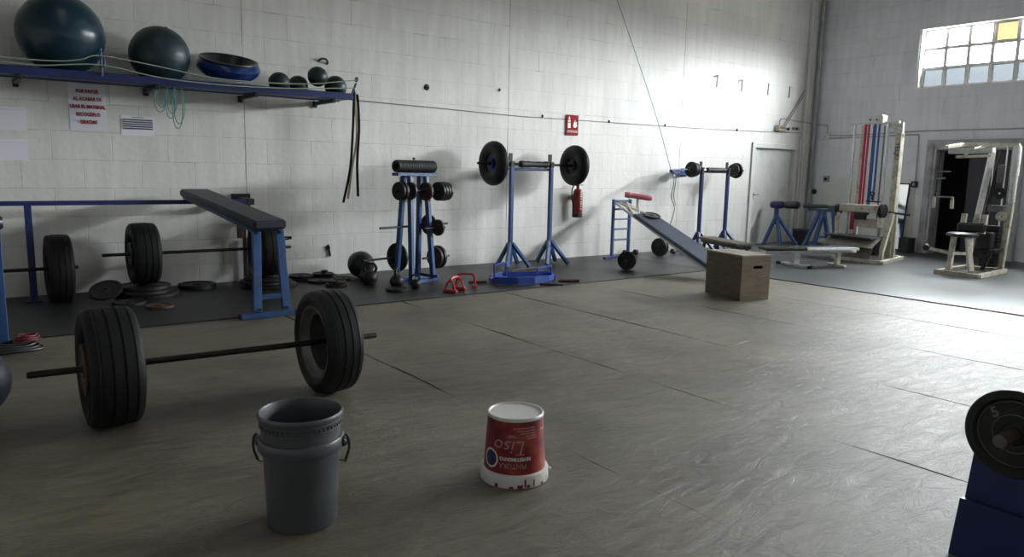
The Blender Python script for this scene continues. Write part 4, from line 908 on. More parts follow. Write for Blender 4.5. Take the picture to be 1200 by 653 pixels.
for k in (-.72, -.45, -.06, .5, 1.0): fr.bar(Hh + d_ * k - s_ * .15 - u_ * .05, Hh + d_ * k + s_ * .15 - u_ * .05, .035, .035, u_)
fr.build('frame', 'white_en', T)
MB(T).bar(Hh - d_ * .72 - s_ * .10 - u_ * .03, Hh - d_ * .05 + s_ * .14 - u_ * .02, .03, .025, u_).bar(Hh - d_ * .72 + s_ * .10 - u_ * .03, Hh - d_ * .05 - s_ * .14 - u_ * .02, .03, .025, u_).build('head_brace', 'cream', T)
rp = Hh - d_ * .24 + u_ * .20
MB(T).bar(Hh - d_ * .12 - u_ * .03, rp - d_ * .02, .025, .025).bar(Hh - d_ * .22 - u_ * .03, rp - d_ * .02, .022, .022).build('roller_stem', 'white_en', T)
rd = Vector((.74, -.66, -.12)).normalized()
MB(T).lathe([(0, -.215), (.035, -.212), (.05, -.19), (.05, -.13), (.042, -.12), (.046, .1), (.044, .19), (.036, .212), (0, .215)], rp + zz * .02, rd, 24).build('foot_roller', 'pink', T)
MB(T).bar(Ll - s_ * .15 - u_ * .07, Vector((Ll.x, Ll.y, ZM + .022)) - s_ * .15, .04, .04).bar(Vector((Ll.x, Ll.y, ZM + .022)) - s_ * .22, Vector((Ll.x, Ll.y, ZM + .022)) + s_ * .22, .04, .04).bar(Ll + s_ * .15 - u_ * .07, Vector((Ll.x, Ll.y, ZM + .022)) + s_ * .15, .04, .04).build('foot', 'white_en', T)
pn = u_
plate('black plate lying on the upper end of the slanted bench pad', Hh + d_ * .14 + s_ * .06 + u_ * (.0285 + .0135), .13, .026, pn, 'iron')
plate('larger black plate standing upright on the matting in front of the blue ladder', (7.60, 7.38, ZM + .135), .133, .05, (.86, .51, 0), 'iron')
plate('plate standing behind, flat against its larger twin in front of the ladder', (7.60 + .86 * .052, 7.38 + .51 * .052, ZM + .128), .126, .04, (.86, .51, 0), 'rubber_blk')
plate('upright dark plate by the wall between the ladder and the slanted bench', (9.36, 8.36, ZM + .152), .15, .045, (.99, .12, 0), 'iron')
plate('rear upright plate behind the one by the wall under the slanted bench', (9.41, 8.366, ZM + .152), .15, .03, (.99, .12, 0), 'rust')
T = thing('dumbbell', 'small dark dumbbell on the matting by the wall right of the ladder', 'dumbbell', (9.0, 8.66, ZM))
MB(T).cyl((8.86, 8.67, ZM + .05), (9.12, 8.64, ZM + .05), .014, 12).build('handle', 'bar', T)
for x, y in ((8.88, 8.668), (9.10, 8.642)): MB(T).lathe([(0, -.03), (.045, -.03), (.05, -.02), (.05, .02), (.045, .03), (0, .03)], (x, y, ZM + .051), (1, -.11, 0), 6).build('head', 'iron', T)
T = thing('dumbbell', 'dark dumbbell half hidden under the slanted bench by the wall', 'dumbbell', (10.0, 8.5, ZM))
MB(T).cyl((9.78, 8.45, ZM + .05), (10.06, 8.40, ZM + .05), .014, 12).build('handle', 'bar', T)
for x, y in ((9.81, 8.445), (10.03, 8.405)): MB(T).lathe([(0, -.03), (.045, -.03), (.05, -.02), (.05, .02), (.045, .03), (0, .03)], (x, y, ZM + .051), (1, -.18, 0), 6).build('head', 'iron', T)

# wall bracket with rope
T = thing('rope_bracket', 'blue two-armed steel bracket jutting from the wall left of the plate squat stand', 'bracket', (10.55, YW, 1.4))
MB(T).span(10.46, 10.62, YW - .022, YW - .002, 1.34, 1.48, .004).build('wall_plate', 'blue_dark', T)
MB(T).bar((10.5, YW - .02, 1.45), (9.62, 8.42, 1.43), .045, .045).build('arm', 'blue', T)
MB(T).bar((10.58, YW - .02, 1.37), (9.86, 8.62, 1.40), .03, .03).bar((9.70, 8.45, 1.43), (9.55, 8.20, 1.36), .035, .035).build('brace', 'blue', T)
cord('thin teal rope slanting from high on the wall down to the blue bracket', [(8.45, YW - .03, 4.46), (8.66, YW - .06, 4.10), (9.35, 8.62, 2.45), (9.63, 8.43, 1.456)], 'cord_teal', .0055, 'guy_rope', 'rope')
cord('dark rope hanging down from the blue bracket, drifting left', [(9.64, 8.39, 1.405), (9.70, 8.41, 1.2), (9.66, 8.42, 1.0), (9.74, 8.40, .8), (9.66, 8.40, .55), (9.6, 8.41, .42)], 'cord_dark', .006, 'hanging_rope', 'rope')
cord('second dark rope hanging just right of the drifting one', [(9.80, 8.45, 1.40), (9.80, 8.46, 1.2), (9.76, 8.45, 1.02), (9.82, 8.45, .85)], 'cord_dark', .006, 'hanging_rope', 'rope')

# ================================================================== PLATE SQUAT STAND
SY2 = 8.50
squat_stand('squat_stand', 'dark blue squat stand with a plate-loaded bar, left of the grey door', (10.53, 11.26), SY2, 1.505, 1.43, 'blue_dark', .34, .08)
T = thing('barbell', 'short barbell with black plates racked on the dark blue squat stand', 'barbell', (10.9, SY2, 1.505))
bz2 = 1.505 - .059 + .0155; by3 = SY2 + .007
MB(T).tube([(10.08, by3, bz2), (10.09, by3, bz2), (11.72, by3, bz2), (11.73, by3, bz2)], [.01, .0145, .0145, .01], 14).build('bar', 'chrome', T)
MB(T).lathe([(.0148, -.25), (.04, -.25), (.044, -.24), (.044, -.18), (.04, -.17), (.044, -.16), (.044, .16), (.04, .17), (.044, .18), (.044, .24), (.04, .25), (.0148, .25)], (10.92, by3, bz2), (1, 0, 0), 24, True).build('bar_pad', 'rubber_blk', T)
for x, r, t, lb in ((10.26, .135, .05, 'outer black plate at the left end of the bar on the dark blue stand'), (10.335, .12, .05, 'inner black plate at the left end of the bar on the dark blue stand'), (11.50, .14, .045, 'outer black plate at the right end of the bar, near the door'), (11.43, .12, .045, 'inner black plate at the right end of the bar, near the door')):
    plate(lb, (x, by3, bz2), r, t, (1, 0, 0), 'iron', None, .0148)
for x in (10.16, 11.60): MB(T).lathe([(.0147, -.018), (.03, -.018), (.03, .018), (.0147, .018)], (x, by3, bz2), (1, 0, 0), 14, True).build('collar', 'iron', T)

# ================================================================== PLYO BOX
T = thing('plyo_box', 'big worn plywood jump box with a slot handle on the bare floor', 'box', (7.2, 5.2, 0))
P0 = Vector((6.912, 4.955, 0)); P1 = Vector((7.30, 4.855, 0)); P3 = Vector((7.118, 5.55, 0))
e1 = (P1 - P0); e2 = (P3 - P0); ea = e1.normalized(); eb = Vector((-ea.y, ea.x, 0)); LA, LB = e1.length, e2.dot(eb); HB = .51; th = .02
th2 = math.atan2(ea.y, ea.x); RZ = Matrix.Rotation(th2, 3, 'Z')
def pbox(mb, a0, a1, b0, b1, z0, z1, bev=.002): mb.obox(P0 + ea * (a0 + a1) / 2 + eb * (b0 + b1) / 2 + zz * (z0 + z1) / 2, (a1 - a0, b1 - b0, z1 - z0), RZ, bev); return mb
sl0, sl1, sz0, sz1 = LA * .40, LA * .73, .355, .388
def handle_panel(mb, b0, b1):
    # panel with a stadium-shaped grip slot
    n = 10; cz = (sz0 + sz1) / 2; hr = (sz1 - sz0) / 2; hole = []
    for k in range(n + 1): t = -PI / 2 + PI * k / n; hole.append((sl1 - hr + hr * math.cos(t), cz + hr * math.sin(t)))
    for k in range(n + 1): t = PI / 2 + PI * k / n; hole.append((sl0 + hr + hr * math.cos(t), cz + hr * math.sin(t)))
    hole = hole  # counter-clockwise from the lower right
    out = [(.001, .001), (LA - .001, .001), (LA - .001, HB - .018), (.001, HB - .018)]
    bm = bmesh.new()
    def ring(pts, b): return [bm.verts.new(P0 + ea * x + eb * b + zz * z) for x, z in pts]
    fo, bo, fh, bh = ring(out, b0), ring(out, b1), ring(hole, b0), ring(hole, b1); m_ = len(hole)
    # split by sides: bottom, right, top, left
    def face(idx_o, idx_h, O, Hh_): bm.faces.new([O[i] for i in idx_o] + [Hh_[i] for i in idx_h])
    h = m_ // 2
    for O, Hv in ((fo, fh), (bo, bh)):
        face([0, 1], [0, m_ - 1], O, Hv); face([1, 2], list(range(h - 1, -1, -1)), O, Hv); face([2, 3], [h, h - 1], O, Hv); face([3, 0], list(range(m_ - 1, h - 1, -1)), O, Hv)
    for i in range(4): bm.faces.new([fo[i], fo[(i + 1) % 4], bo[(i + 1) % 4], bo[i]])
    for i in range(m_): bm.faces.new([fh[i], fh[(i + 1) % m_], bh[(i + 1) % m_], bh[i]])
    bm.verts.index_update(); mb.add([v.co.copy() for v in bm.verts], [[v.index for v in f.verts] for f in bm.faces]); bm.free(); return mb
handle_panel(MB(T), 0, th).build('end_panel', 'ply', T)
handle_panel(MB(T), LB - th, LB).build('end_panel', 'ply', T)
pbox(MB(T), .0015, th, th, LB - th, .001, HB - .018).build('side_panel', 'ply', T)
pbox(MB(T), LA - th, LA - .0015, th, LB - th, .001, HB - .018).build('side_panel', 'ply', T)
pbox(MB(T), -.004, LA + .004, -.004, LB + .004, HB - .018, HB, .003).build('top_panel', 'ply_lit', T)
pbox(MB(T), th + .001, LA - th - .001, th + .001, LB - th - .001, .001, .018).build('base_panel', 'ply', T)
# ================================================================== FLAT BENCHES AT THE FAR END
T = thing('flat_bench', 'long low flat bench with black pad and white foot behind the plywood box', 'bench', (10.4, 6.4, ZM))
B0 = Vector((9.72, 6.62, .30)); B1 = Vector((11.08, 5.98, .30)); s_, u_, d_ = frame_from(B1 - B0)
mb = MB(T)
MB(T).bar(B0, B0 + (B1 - B0) * .42, .30, .05, zz, .016).build('pad', 'vinyl_black', T)
MB(T).bar(B0 + (B1 - B0) * .43, B1, .30, .05, zz, .016).build('pad', 'vinyl_navy', T)
MB(T).bar(B0 + zz * -.045, B1 + zz * -.045 + d_ * .03, .2, .035, zz, .004).bar(B0 + (B1 - B0) * .43 - s_ * .165, B1 - s_ * .165 + d_ * .02, .03, .04).bar(B0 + (B1 - B0) * .43 + s_ * .165, B1 + s_ * .165 + d_ * .02, .03, .04).build('frame', 'white_en', T)
fc = Vector((10.30, 6.43, 0))
MB(T).bar(fc + zz * (ZM + .04), fc + zz * .245, .10, .10, d_).build('leg', 'white_en', T)
f2 = B1 - d_ * .22; MB(T).bar(Vector((f2.x, f2.y, ZM + .03)), Vector((f2.x, f2.y, .245)), .07, .07, d_).bar(Vector((f2.x, f2.y, ZM + .02)) - s_ * .2, Vector((f2.x, f2.y, ZM + .02)) + s_ * .2, .05, .035).build('leg', 'cream', T)
fb = MB(T).bar(fc + Vector((.03, .24, ZM + .022)), fc + Vector((-.06, -.27, ZM + .022)), .075, .042).build('foot_bar', 'white_en', T)
MB(T).bar(fc + Vector((.035, .25, ZM + .023)), fc + Vector((.05, .33, ZM + .023)), .085, .044).bar(fc + Vector((-.062, -.28, ZM + .023)), fc + Vector((-.08, -.37, ZM + .023)), .085, .044).build('end_cap', 'rubber_blk', fb)

T = thing('board_bench', 'low bench topped by a grimy brown board, behind the plywood box by the door', 'bench', (10.1, 7.3, ZM))
c0 = Vector((10.45, 8.25, .29)); c1 = Vector((9.98, 7.12, .29)); s_, u_, d_ = frame_from(c1 - c0)
MB(T).bar(c0, c1, .32, .04, zz, .006).build('board', 'board', T)
MB(T).bar(c0 - zz * .05, c1 - zz * .05, .22, .05, zz, .004).build('frame', 'iron', T)
for t in (.12, .88):
    p = c0 + (c1 - c0) * t; MB(T).bar(p - s_ * .12 - zz * .07, p - s_ * .15 - zz * (.29 - ZM - .001), .045, .045).bar(p + s_ * .12 - zz * .07, p + s_ * .15 - zz * (.29 - ZM - .001), .045, .045).build('leg', 'iron', T)

# ================================================================== BLUE PADDED STANDS BY THE CORNER
T = thing('roller_stand', 'blue tripod stand with two padded rolls in front of the grey door', 'stand', (13.05, 8.5, ZM))
ap = Vector((13.12, 8.68, .78))
MB(T).bar(ap + zz * .0, Vector((13.12, 8.68, .42)), .07, .07).build('post', 'blue', T)
for e in ((12.78, 8.70), (12.88, 8.38), (13.16, 8.20)): MB(T).bar((e[0], e[1], ZM + .022), (13.12, 8.67, .60), .055, .06, (1, 0, 0)).build('leg', 'blue', T)
rd = Vector((.05, -1, .03)).normalized()
MB(T).cyl(ap + zz * .03 - rd * .12, ap + zz * .03 + rd * .48, .018, 10).build('roll_bar', 'iron', T)
for a, b, m in ((-.12, .13, 'blue_dark'), (.18, .47, 'vinyl_black')): MB(T).lathe([(.019, a), (.06, a), (.072, a + .02), (.072, b - .02), (.06, b), (.019, b)], ap + zz * .03, rd, 24, True).build('padded_roll', m, T)

T = thing('preacher_bench', 'blue A-framed curl bench with dark green sloping pad beside the cream machine', 'bench', (13.1, 7.6, ZM))
for (x, y, z), (x2, y2, z2) in (((13.02, 7.98, ZM + .024), (13.14, 7.76, .74)), ((13.32, 7.62, ZM + .024), (13.18, 7.70, .74)), ((12.86, 7.68, ZM + .024), (13.02, 7.62, .74)), ((13.0, 7.30, ZM + .024), (13.05, 7.44, .74))): MB(T).bar((x, y, z), (x2, y2, z2), .06, .07, (1, 0, 0)).build('leg', 'blue', T)
MB(T).bar((13.13, 7.98, .755), (13.05, 7.35, .76), .09, .05).bar((13.04, 7.37, .75), (12.85, 7.28, .30), .05, .05).build('top_frame', 'blue', T)
MB(T).bar((12.94, 7.68, .25), (13.28, 7.68, .25), .04, .04).build('crossbar', 'blue', T)
MB(T).bar((13.17, 8.06, .815), (13.09, 7.50, .84), .26, .07, zz, .025).build('arm_pad', 'ball_green', T)
MB(T).bar((13.05, 7.48, .80), (12.99, 7.02, .835), .24, .035, zz, .01).build('seat_board', mat('dusty_green_vinyl', (.05, .11, .085), .5), T)
tag(MB(at((13.3, 8.25, ZM))).lathe([(0, .004), (.12, 0), (.135, .0), (.165, .30), (.175, .305), (.175, .32), (.162, .322), (.13, .02), (0, .015)], (13.52, 8.36, ZM), (0, 0, 1), 32).build('waste_bin', 'dark_plastic'), 'round black bin between the two blue stands by the corner', 'bin')

# ================================================================== CREAM PULLEY MACHINE
T = thing('pulley_machine', 'tall cream pulley machine with red and blue straps by the end wall', 'machine', (12.4, 6.4, ZM))
g = ZM
mb = MB(T)
mb.bar((11.86, 6.72, g + .03), (11.74, 5.82, g + .03), .06, .06).bar((11.74, 5.82, g + .03), (12.92, 6.05, g + .03), .06, .06).bar((11.86, 6.70, g + .03), (12.85, 6.95, g + .03), .06, .06).bar((12.88, 6.06, g + .03), (12.84, 6.95, g + .03), .06, .06)
mb.build('base_frame', 'cream', T)
# uprights (plane X=12.5)
MB(T).cyl((12.5, 6.855, g + .06), (12.5, 6.855, 2.29), .022, 14).build('guide_rod', 'chrome', T)
MB(T).cyl((12.5, 6.285, g + .06), (12.5, 6.285, 2.29), .022, 14).build('guide_rod', 'chrome', T)
MB(T).span(12.56, 12.62, 6.71, 6.78, g + .06, 2.27, .004).build('upright', 'cream', T)
MB(T).span(12.5, 12.62, 6.06, 6.155, g + .06, 2.12, .005).build('upright', 'cream', T)
MB(T).prism([(12.52, 6.06, 2.30), (12.52, 6.06, 2.05), (12.52, 6.15, 2.05), (12.52, 6.17, 2.12), (12.52, 6.22, 2.2), (12.52, 6.30, 2.24), (12.52, 6.30, 2.30)], (.06, 0, 0)).build('gusset_plate', 'white_en', T)
MB(T).bar((12.5, 6.93, 2.295), (12.5, 6.10, 2.30), .06, .04).build('top_beam', 'white_en', T)
hb = MB(T).span(12.40, 12.56, 6.34, 6.64, 2.29, 2.42, .01).build('pulley_head', 'white_en', T)
for y in (6.44, 6.55): MB(T).lathe([(0, 0), (.016, 0), (.014, .012), (0, .012)], (12.40, y, 2.345), (-1, 0, 0), 10).build('bolt', 'iron', hb)
mb = MB(T); add_text(mb, 'TELJU', .085, (12.498, 6.108, 1.83), (0, 0, -1), (0, -1, 0), .0016, 1.35); mb.build('lettering', 'ink_dark', T)
for y, w, m, z0 in ((6.655, .045, 'crimson', .55), (6.60, .035, 'crimson', .75), (6.505, .055, 'bluestrap', .75), (6.43, .035, 'bluestrap', 1.0)):
    z1 = 2.285
    MB(T).span(12.475 if m == 'crimson' else 12.49, 12.484 if m == 'crimson' else 12.499, y - w / 2, y + w / 2, z0, z1, .001).build('strap', m, T)
MB(T).cyl((12.54, 6.55, .6), (12.54, 6.55, 2.25), .014, 10).cyl((12.54, 6.36, .6), (12.54, 6.36, 2.25), .014, 10).build('cable_pair', 'rim', T)
# mid carriage
MB(T).span(12.30, 12.58, 6.22, 6.92, .80, .93, .012).build('carriage', 'cream', T)
MB(T).span(12.33, 12.55, 6.24, 6.60, .55, .70, .012).build('weight_block', 'cream', T)
MB(T).span(12.26, 12.32, 6.42, 6.62, .68, .80, .006).build('weight_pin_plate', 'iron', T)
MB(T).span(12.30, 12.34, 6.64, 6.70, .50, .80, .004).build('strap_end', 'crimson', T)
for y, r in ((6.95, .095), (6.18, .115)):
    w_ = MB(T).lathe([(.02, -.03), (r, -.03), (r, -.02), (r * .85, -.006), (r * .85, .006), (r, .02), (r, .03), (.02, .03)], (12.36, y, .84), (0, 1, .0), 32, True).build('pulley_wheel', 'iron', T)
    MB(T).cyl((12.36, y - .045, .84), (12.36, y + .045, .84), .019, 12).build('axle', 'chrome', w_)
MB(T).cyl((12.40, 6.40, 1.02), (12.40, 6.40, 1.10), .016, 10).lathe([(.02, -.012), (.04, -.012), (.04, .012), (.02, .012)], (12.40, 6.40, 1.12), (1, 0, 0), 18, True).bar((12.40, 6.50, .99), (12.40, 6.26, .985), .025, .025).build('hook_bar', 'iron', T)
MB(T).bar((12.3, 6.05, .83), (12.3, 5.70, .80), .03, .03).build('handle', 'iron', T)
# seat plate and footplate
MB(T).bar((12.02, 6.88, .42), (11.95, 6.02, .40), .36, .025, zz, .004).build('seat_board', 'vinyl_black', T)
MB(T).obox((11.86, 6.42, .335), (.3, .92, .014), Matrix.Rotation(-.08, 3, 'Z') @ Matrix.Rotation(-.55, 3, 'Y'), .002).build('foot_plate', 'galv', T)
MB(T).obox((11.92, 6.28, .17), (.30, .42, .012), Matrix.Rotation(-.1, 3, 'Z') @ Matrix.Rotation(-1.15, 3, 'Y'), .002).build('foot_plate', 'galv', T)
MB(T).bar((12.28, 5.98, .80), (11.93, 5.92, .22), .07, .08).build('lever_arm', 'cream', T)
MB(T).bar((11.93, 5.92, .24), (11.93, 5.92, g + .06), .06, .06).bar((12.3, 6.0, .80), (12.55, 6.08, .80), .05, .05).build('lever_arm', 'cream', T)
MB(T).bar((12.42, 5.98, g + .06), (12.42, 5.98, .80), .05, .05).build('upright', 'cream', T)
MB(T).bar((12.05, 6.80, g + .06), (12.2, 6.86, .78), .05, .05).bar((11.92, 6.72, .42), (12.30, 6.95, .70), .045, .045).build('brace', 'cream', T)
MB(T).span(12.36, 12.58, 6.25, 6.85, g + .07, .40, .01).build('weight_stack', 'iron', T)

T = thing('mirror', 'narrow dark-framed mirror leaning on the end wall right of the cream machine', 'mirror', (XW - .1, 6.75, ZM))
mz0, mz1 = ZM + .002, 1.30; y0, y1 = 6.75, 7.03
R = Matrix.Rotation(math.atan2(.14, mz1), 3, 'Y'); mc = Vector((XW - .115, (y0 + y1) / 2, (mz0 + mz1) / 2))
MB(T).obox(mc, (.008, y1 - y0 - .04, mz1 - .06), R, .001).build('glass', 'mirror', T)
mb = MB(T)
for s in (-1, 1): mb.obox(mc + Vector((0, s * ((y1 - y0) / 2 - .012), 0)), (.024, .024, mz1 - .02), R, .003); mb.obox(mc + R @ Vector((0, 0, s * (mz1 / 2 - .022))), (.024, y1 - y0, .024), R, .003)
mb.build('frame', 'iron', T)
T = thing('crate', 'small black crate on the matting between the mirror and the doorway', 'crate', (XW - .25, 6.55, ZM))
mb = MB(T); a0, a1, c0_, c1_ = XW - .40, XW - .14, 6.52, 6.70
mb.span(a0, a1, c0_, c1_, ZM + .001, ZM + .015, .002)
for q_ in ((a0, a0 + .012, c0_, c1_), (a1 - .012, a1, c0_, c1_), (a0, a1, c0_, c0_ + .012), (a0, a1, c1_ - .012, c1_)): mb.span(*q_, ZM + .002, .28, .002)
mb.build('walls', 'dark_plastic', T); MB(T).span(a0 - .006, a1 + .006, c0_ - .006, c0_ + .006, .262, .285, .002).span(a0 - .006, a1 + .006, c1_ - .006, c1_ + .006, .262, .285, .002).span(a0 - .007, a0 + .006, c0_, c1_, .263, .284, .002).build('rim', 'dark_plastic', T)

# ================================================================== MULTI GYM
T = thing('multi_gym', 'cream multi-gym with black seat and hanging handles before the dark doorway', 'machine', (11.9, 4.6, ZM))
mb = MB(T)
mb.bar((11.50, 4.90, g + .03), (11.46, 4.28, g + .03), .07, .06).bar((11.46, 4.30, g + .03), (12.55, 4.36, g + .03), .07, .06).bar((11.50, 4.86, g + .03), (12.5, 4.90, g + .03), .06, .06).bar((12.5, 4.92, g + .03), (12.55, 4.34, g + .03), .07, .06)
mb.build('base_frame', 'cream', T)
MB(T).bar((12.50, 4.40, g + .06), (12.50, 4.36, 1.06), .075, .075).build('main_post', 'cream', T)
MB(T).lathe([(.03, 1.06), (.045, 1.07), (.045, 1.45), (.055, 1.46), (.055, 1.86), (.04, 1.9), (0, 1.9)], (12.50, 4.36, 0), (0, 0, 1), 20).build('post_sleeve', 'white_en', T)
MB(T).bar((12.5, 4.34, 1.90), (12.52, 5.2, 1.93), .06, .06).bar((12.52, 5.1, 1.92), (12.05, 5.15, 1.87), .05, .05).build('top_beam', 'cream', T)
MB(T).bar((12.0, 5.08, 1.80), (12.05, 4.50, 1.815), .12, .075, zz, .01).build('press_bar', 'white_en', T)
MB(T).bar((12.1, 5.02, 1.72), (12.15, 4.56, 1.74), .05, .035).bar((12.1, 4.9, 1.77), (12.5, 4.8, 1.90), .04, .04).build('press_bar', 'cream', T)
MB(T).bar((12.42, 4.66, 1.78), (12.30, 4.77, g + .28), .07, .07).build('slant_post', 'white_en', T)
MB(T).bar((12.5, 4.56, 1.84), (12.40, 4.68, .60), .06, .06).build('slant_post', 'iron', T)
# weight column
mb = MB(T)
for k in range(12): mb.span(12.38, 12.52, 4.44, 4.66, g + .08 + k * .052, g + .128 + k * .052, .004)
mb.build('weight_stack', 'iron', T)
MB(T).span(12.40, 12.50, 4.42, 4.68, .92, 1.02, .006).build('stack_cover', 'rim', T)
MB(T).span(12.42, 12.48, 4.47, 4.57, 1.35, 1.62, .01).build('stack_cover', 'rim', T)
for y in (4.47, 4.63): MB(T).cyl((12.45, y, .7), (12.45, y, 1.88), .013, 10).build('guide_rod', 'chrome', T)
pl = MB(T).lathe([(.015, -.02), (.085, -.02), (.085, -.012), (.07, 0), (.085, .012), (.085, .02), (.015, .02)], (12.32, 4.46, 1.20), (1, .2, 0), 28, True).build('pulley_wheel', 'iron', T)
MB(T).cyl((12.29, 4.455, 1.20), (12.35, 4.465, 1.20), .014, 10).build('axle', 'chrome', pl)
MB(T).lathe([(.015, -.02), (.07, -.02), (.07, -.012), (.055, 0), (.07, .012), (.07, .02), (.015, .02)], (12.38, 4.43, .86), (1, .2, 0), 28, True).build('pulley_wheel', 'cream', T)
# hanging handles at the left
MB(T).cyl((12.05, 5.10, 1.80), (12.05, 5.24, 1.80), .012, 10).cyl((12.05, 5.22, 1.82), (12.05, 5.24, 1.02), .010, 10).cyl((12.05, 5.00, 1.06), (12.05, 5.01, 1.14), .01, 8).build('hanger_rod', 'iron', T)
for z, a, b in ((1.50, 5.22, 5.05), (1.40, 5.23, 5.12), (1.12, 5.24, 4.98)): MB(T).cyl((12.04, a, z), (12.04, b, z + .005), .013, 10).build('hanger_bar', 'chrome', T)
for y in (5.245, 4.985): MB(T).tube([(12.04, y, 1.12), (12.03, y - .003, 1.06), (12.02, y - .01, .95)], [.018, .026, .026], 14).build('hand_grip', 'cream', T)
# seat and pads
st_ = MB(T).lathe([(0, -.035), (.15, -.035), (.2, -.028), (.215, -.008), (.21, .015), (.17, .03), (.08, .036), (0, .037)], (11.86, 4.72, .585), (.02, 0, 1), 36).build('seat', 'vinyl_black', T)
MB(T).bar((12.05, 4.88, .68), (12.08, 4.50, .69), .09, .14, zz, .03).build('back_pad', 'vinyl_black', T)
for y in (4.84, 4.66, 4.56): MB(T).bar((12.12, y, .60), (12.16, y, .88), .07, .05).build('back_upright', 'cream', T)
MB(T).bar((11.72, 4.80, g + .06), (11.78, 4.80, .55), .065, .07).bar((11.62, 4.46, g + .06), (11.80, 4.62, .55), .065, .07).bar((12.05, 4.66, g + .06), (12.0, 4.66, .55), .06, .06).build('seat_leg', 'cream', T)
MB(T).bar((11.76, 4.81, .30), (11.55, 5.06, .37), .045, .045).bar((11.76, 4.80, .30), (12.0, 4.66, .30), .04, .04).build('leg_lever', 'cream', T)
MB(T).lathe([(0, -.1), (.04, -.1), (.05, -.08), (.05, .08), (.04, .1), (0, .1)], (11.54, 5.07, .38), (.8, .3, 0), 16).build('leg_roll', 'vinyl_black', T)
MB(T).bar((12.1, 4.38, .36), (12.46, 4.40, .36), .05, .05).bar((12.1, 4.50, g + .06), (12.1, 4.40, .38), .05, .05).span(12.2, 12.36, 4.46, 4.66, .38, .62, .02).build('lower_bracket', 'iron', T)

T = thing('press_machine', 'grey and cream machine with slanting arm cut by the right frame edge', 'machine', (12.9, 4.05, ZM))
MB(T).bar((12.75, 4.15, ZM + .03), (13.3, 3.65, ZM + .03), .07, .06).bar((13.1, 4.25, ZM + .031), (12.9, 3.4, ZM + .031), .07, .06).build('base_frame', 'iron', T)
MB(T).bar((13.1, 4.18, ZM + .06), (12.95, 3.88, 1.02), .09, .09).build('slant_arm', 'frame_g', T)
MB(T).bar((13.3, 3.9, ZM + .06), (13.3, 3.86, 1.75), .08, .08).build('post', 'cream', T)
MB(T).span(13.22, 13.38, 3.86, 4.16, 1.10, 1.62, .05).build('back_pad', 'vinyl_black', T)
MB(T).cyl((12.95, 4.06, 1.02), (12.95, 3.70, 1.06), .03, 14).bar((12.97, 3.90, 1.0), (13.3, 3.88, 1.1), .06, .06).build('arm_roll', 'vinyl_black', T)

# ================================================================== NEAR PLATE STAND, BOTTOM RIGHT
T = thing('plate_stand', 'dark blue steel plate stand in the near right corner, cut by the frame', 'rack', (3.0, .9, .001))
xs = 2.93
MB(T).prism([(xs, 1.032, .62), (xs, 1.046, .414), (xs, 1.058, .245), (xs, 1.075, .0015), (xs, .60, .0015), (xs, .64, .264), (xs, .69, .367), (xs, .75, .52), (xs, .755, .62)], (.04, 0, 0)).build('side_sheet', 'blue_dark', T)
MB(T).prism([(xs - .024, 1.067, .228), (xs - .024, 1.085, .0015), (xs - .024, .62, .0015), (xs - .024, .66, .228)], (.023, 0, 0)).build('gusset_plate', 'blue_dark', T)
MB(T).prism([(xs + .55, .96, .62), (xs + .55, 1.075, .0015), (xs + .55, .62, .0015), (xs + .55, .755, .62)], (.04, 0, 0)).build('side_sheet', 'blue_dark', T)
MB(T).span(xs + .041, xs + .549, .84, .92, .50, .58, .004).span(xs + .041, xs + .549, .84, .92, .1, .16, .004).build('crossbar', 'blue_dark', T)
pcn = Vector((2.83, .893, .545))
MB(T).cyl((xs - .0005, pcn.y, pcn.z), (2.70, pcn.y, pcn.z), .0225, 24).build('peg', 'rust', T)
MB(T).lathe([(.0, 0), (.0215, 0), (.0215, .002), (0, .002)], (2.70, pcn.y, pcn.z), (-1, 0, 0), 24).build('peg_end', 'rim', T)
PT = thing('weight_plate', 'large dark ribbed plate on the peg of the near blue stand at the right edge', 'weight plate', pcn)
MB(PT).lathe(plate_prof(.152, .042, .0235), pcn, (-1, 0, 0), 72, True).build('plate_body', 'iron', PT)
mb = MB(PT)
for R_ in (.066, .112): mb.tube([pcn + Vector((-.0105, R_ * math.cos(t), R_ * math.sin(t))) for t in [2 * PI * k / 56 for k in range(56)]], .002, 6, True)
mb.build('raised_ring', 'rim', PT)
mb = MB(PT); ta = 2.35; add_text(mb, '5', .05, pcn + Vector((-.0105, .088 * math.cos(.75), .088 * math.sin(.75))), (0, -math.cos(.5), -math.sin(.5) * -1), (0, math.sin(.5), math.cos(.5)), .001); mb.build('raised_figure', 'rim', PT)

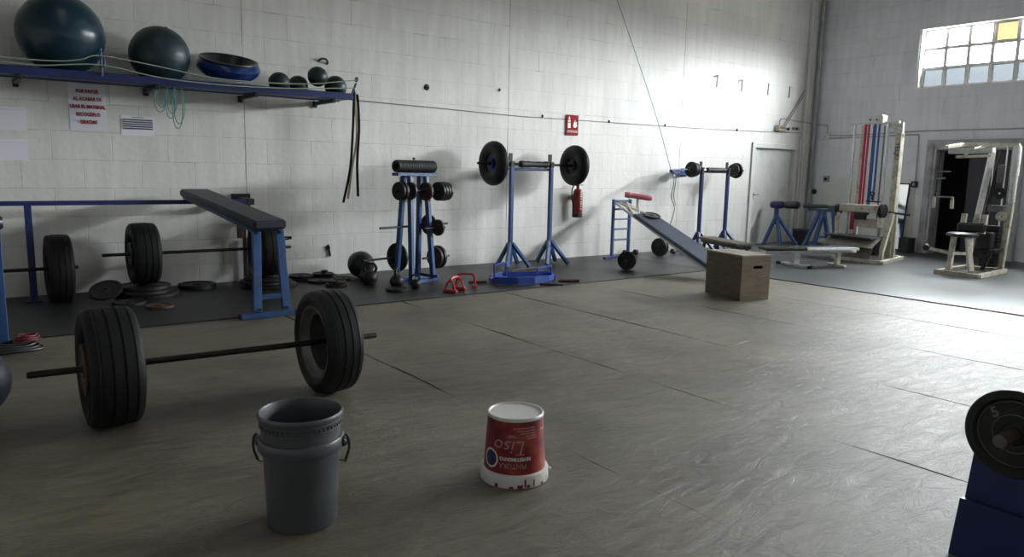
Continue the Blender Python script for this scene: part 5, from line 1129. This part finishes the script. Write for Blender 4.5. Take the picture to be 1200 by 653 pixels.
# ================================================================== LEFT EDGE
T = thing('upright_stand', 'blue upright stand with a black roll, cut off by the left frame edge', 'stand', (.2, 6.6, 0))
MB(T).span(.185, .245, 6.57, 6.63, .05, .88, .004).build('post', 'blue', T)
MB(T).bar((-.3, 6.6, .028), (.26, 6.6, .028), .06, .054).bar((.215, 6.56, .027), (.215, 6.78, .027), .06, .05).build('foot_bar', 'blue', T)
MB(T).lathe([(0, -.5), (.04, -.5), (.055, -.48), (.055, .03), (.04, .05), (0, .05)], (.215, 6.6, .935), (1, 0, 0), 20).build('roll', 'vinyl_black', T)
MB(T).span(.19, .24, 6.82, 6.86, ZM + .002, .07, .006).build('end_cap', 'rubber_blk', T)
T = thing('resistance_band', 'coiled grey and red exercise band lying on the bare floor at the left edge', 'exercise band', (.3, 6.45, 0))
def loops(mb, cx, cy, rx, ry, n, r, rot, z):
    for k in range(n):
        pts = []
        for i in range(28):
            t = 2 * PI * i / 28; x = rx * (1 - .13 * k) * math.cos(t); y = ry * (1 - .13 * k) * math.sin(t)
            pts.append((cx + x * math.cos(rot) - y * math.sin(rot), cy + x * math.sin(rot) + y * math.cos(rot), z + .017 * k + .004 * math.sin(3 * t + k)))
        mb.tube(pts, r, 8, True)
    return mb
loops(MB(T), .26, 6.40, .19, .09, 4, .009, .1, .0145).build('grey_loop', 'dark_plastic', T)
loops(MB(T), .35, 6.41, .09, .06, 3, .008, .5, .078).build('red_loop', 'red_dark', T)
gym_ball('medicine_ball', 'dark navy ball just peeking in at the left edge of the bare floor', (-.02, 4.82, .201), .2, mat('navy_ball', (.012, .017, .035), .5), False)
# ================================================================== LIGHT AND VIEW
wd = bpy.data.worlds.new('world'); SC.world = wd; wd.use_nodes = True
nt = wd.node_tree; N, L = nt.nodes, nt.links; bg = N['Background']
tc = N.new('ShaderNodeTexCoord'); sp = N.new('ShaderNodeSeparateXYZ'); L.new(tc.outputs['Generated'], sp.inputs[0])
cr = N.new('ShaderNodeValToRGB'); e = cr.color_ramp.elements            # overcast sky above a dull yard
e[0].position = .495; e[0].color = (.07, .068, .062, 1); e[1].position = .575; e[1].color = (.93, .97, 1, 1)
mr = N.new('ShaderNodeMapRange'); mr.inputs['From Min'].default_value = -1; mr.inputs['From Max'].default_value = 1; L.new(sp.outputs['Z'], mr.inputs['Value'])
L.new(mr.outputs[0], cr.inputs[0]); L.new(cr.outputs[0], bg.inputs['Color']); bg.inputs['Strength'].default_value = 240
for (pa, pb) in ((WY0, WY1), (QY0, QY1)):
  pl = bpy.data.lights.new('window_portal', 'AREA'); pl.shape = 'RECTANGLE'; pl.size = pb - pa; pl.size_y = WZ1 - WZ0; pl.cycles.is_portal = True
  po = bpy.data.objects.new('window_portal', pl); COL.objects.link(po); po.location = (XW + .24, (pa + pb) / 2, (WZ0 + WZ1) / 2)
  po.matrix_world = Matrix(((0, 0, 1, po.location.x), (1, 0, 0, po.location.y), (0, 1, 0, po.location.z), (0, 0, 0, 1)))
vs = SC.view_settings; vs.view_transform = 'Standard'; vs.look = 'None'; vs.gamma = 1; vs.use_curve_mapping = False; vs.exposure = 0.28
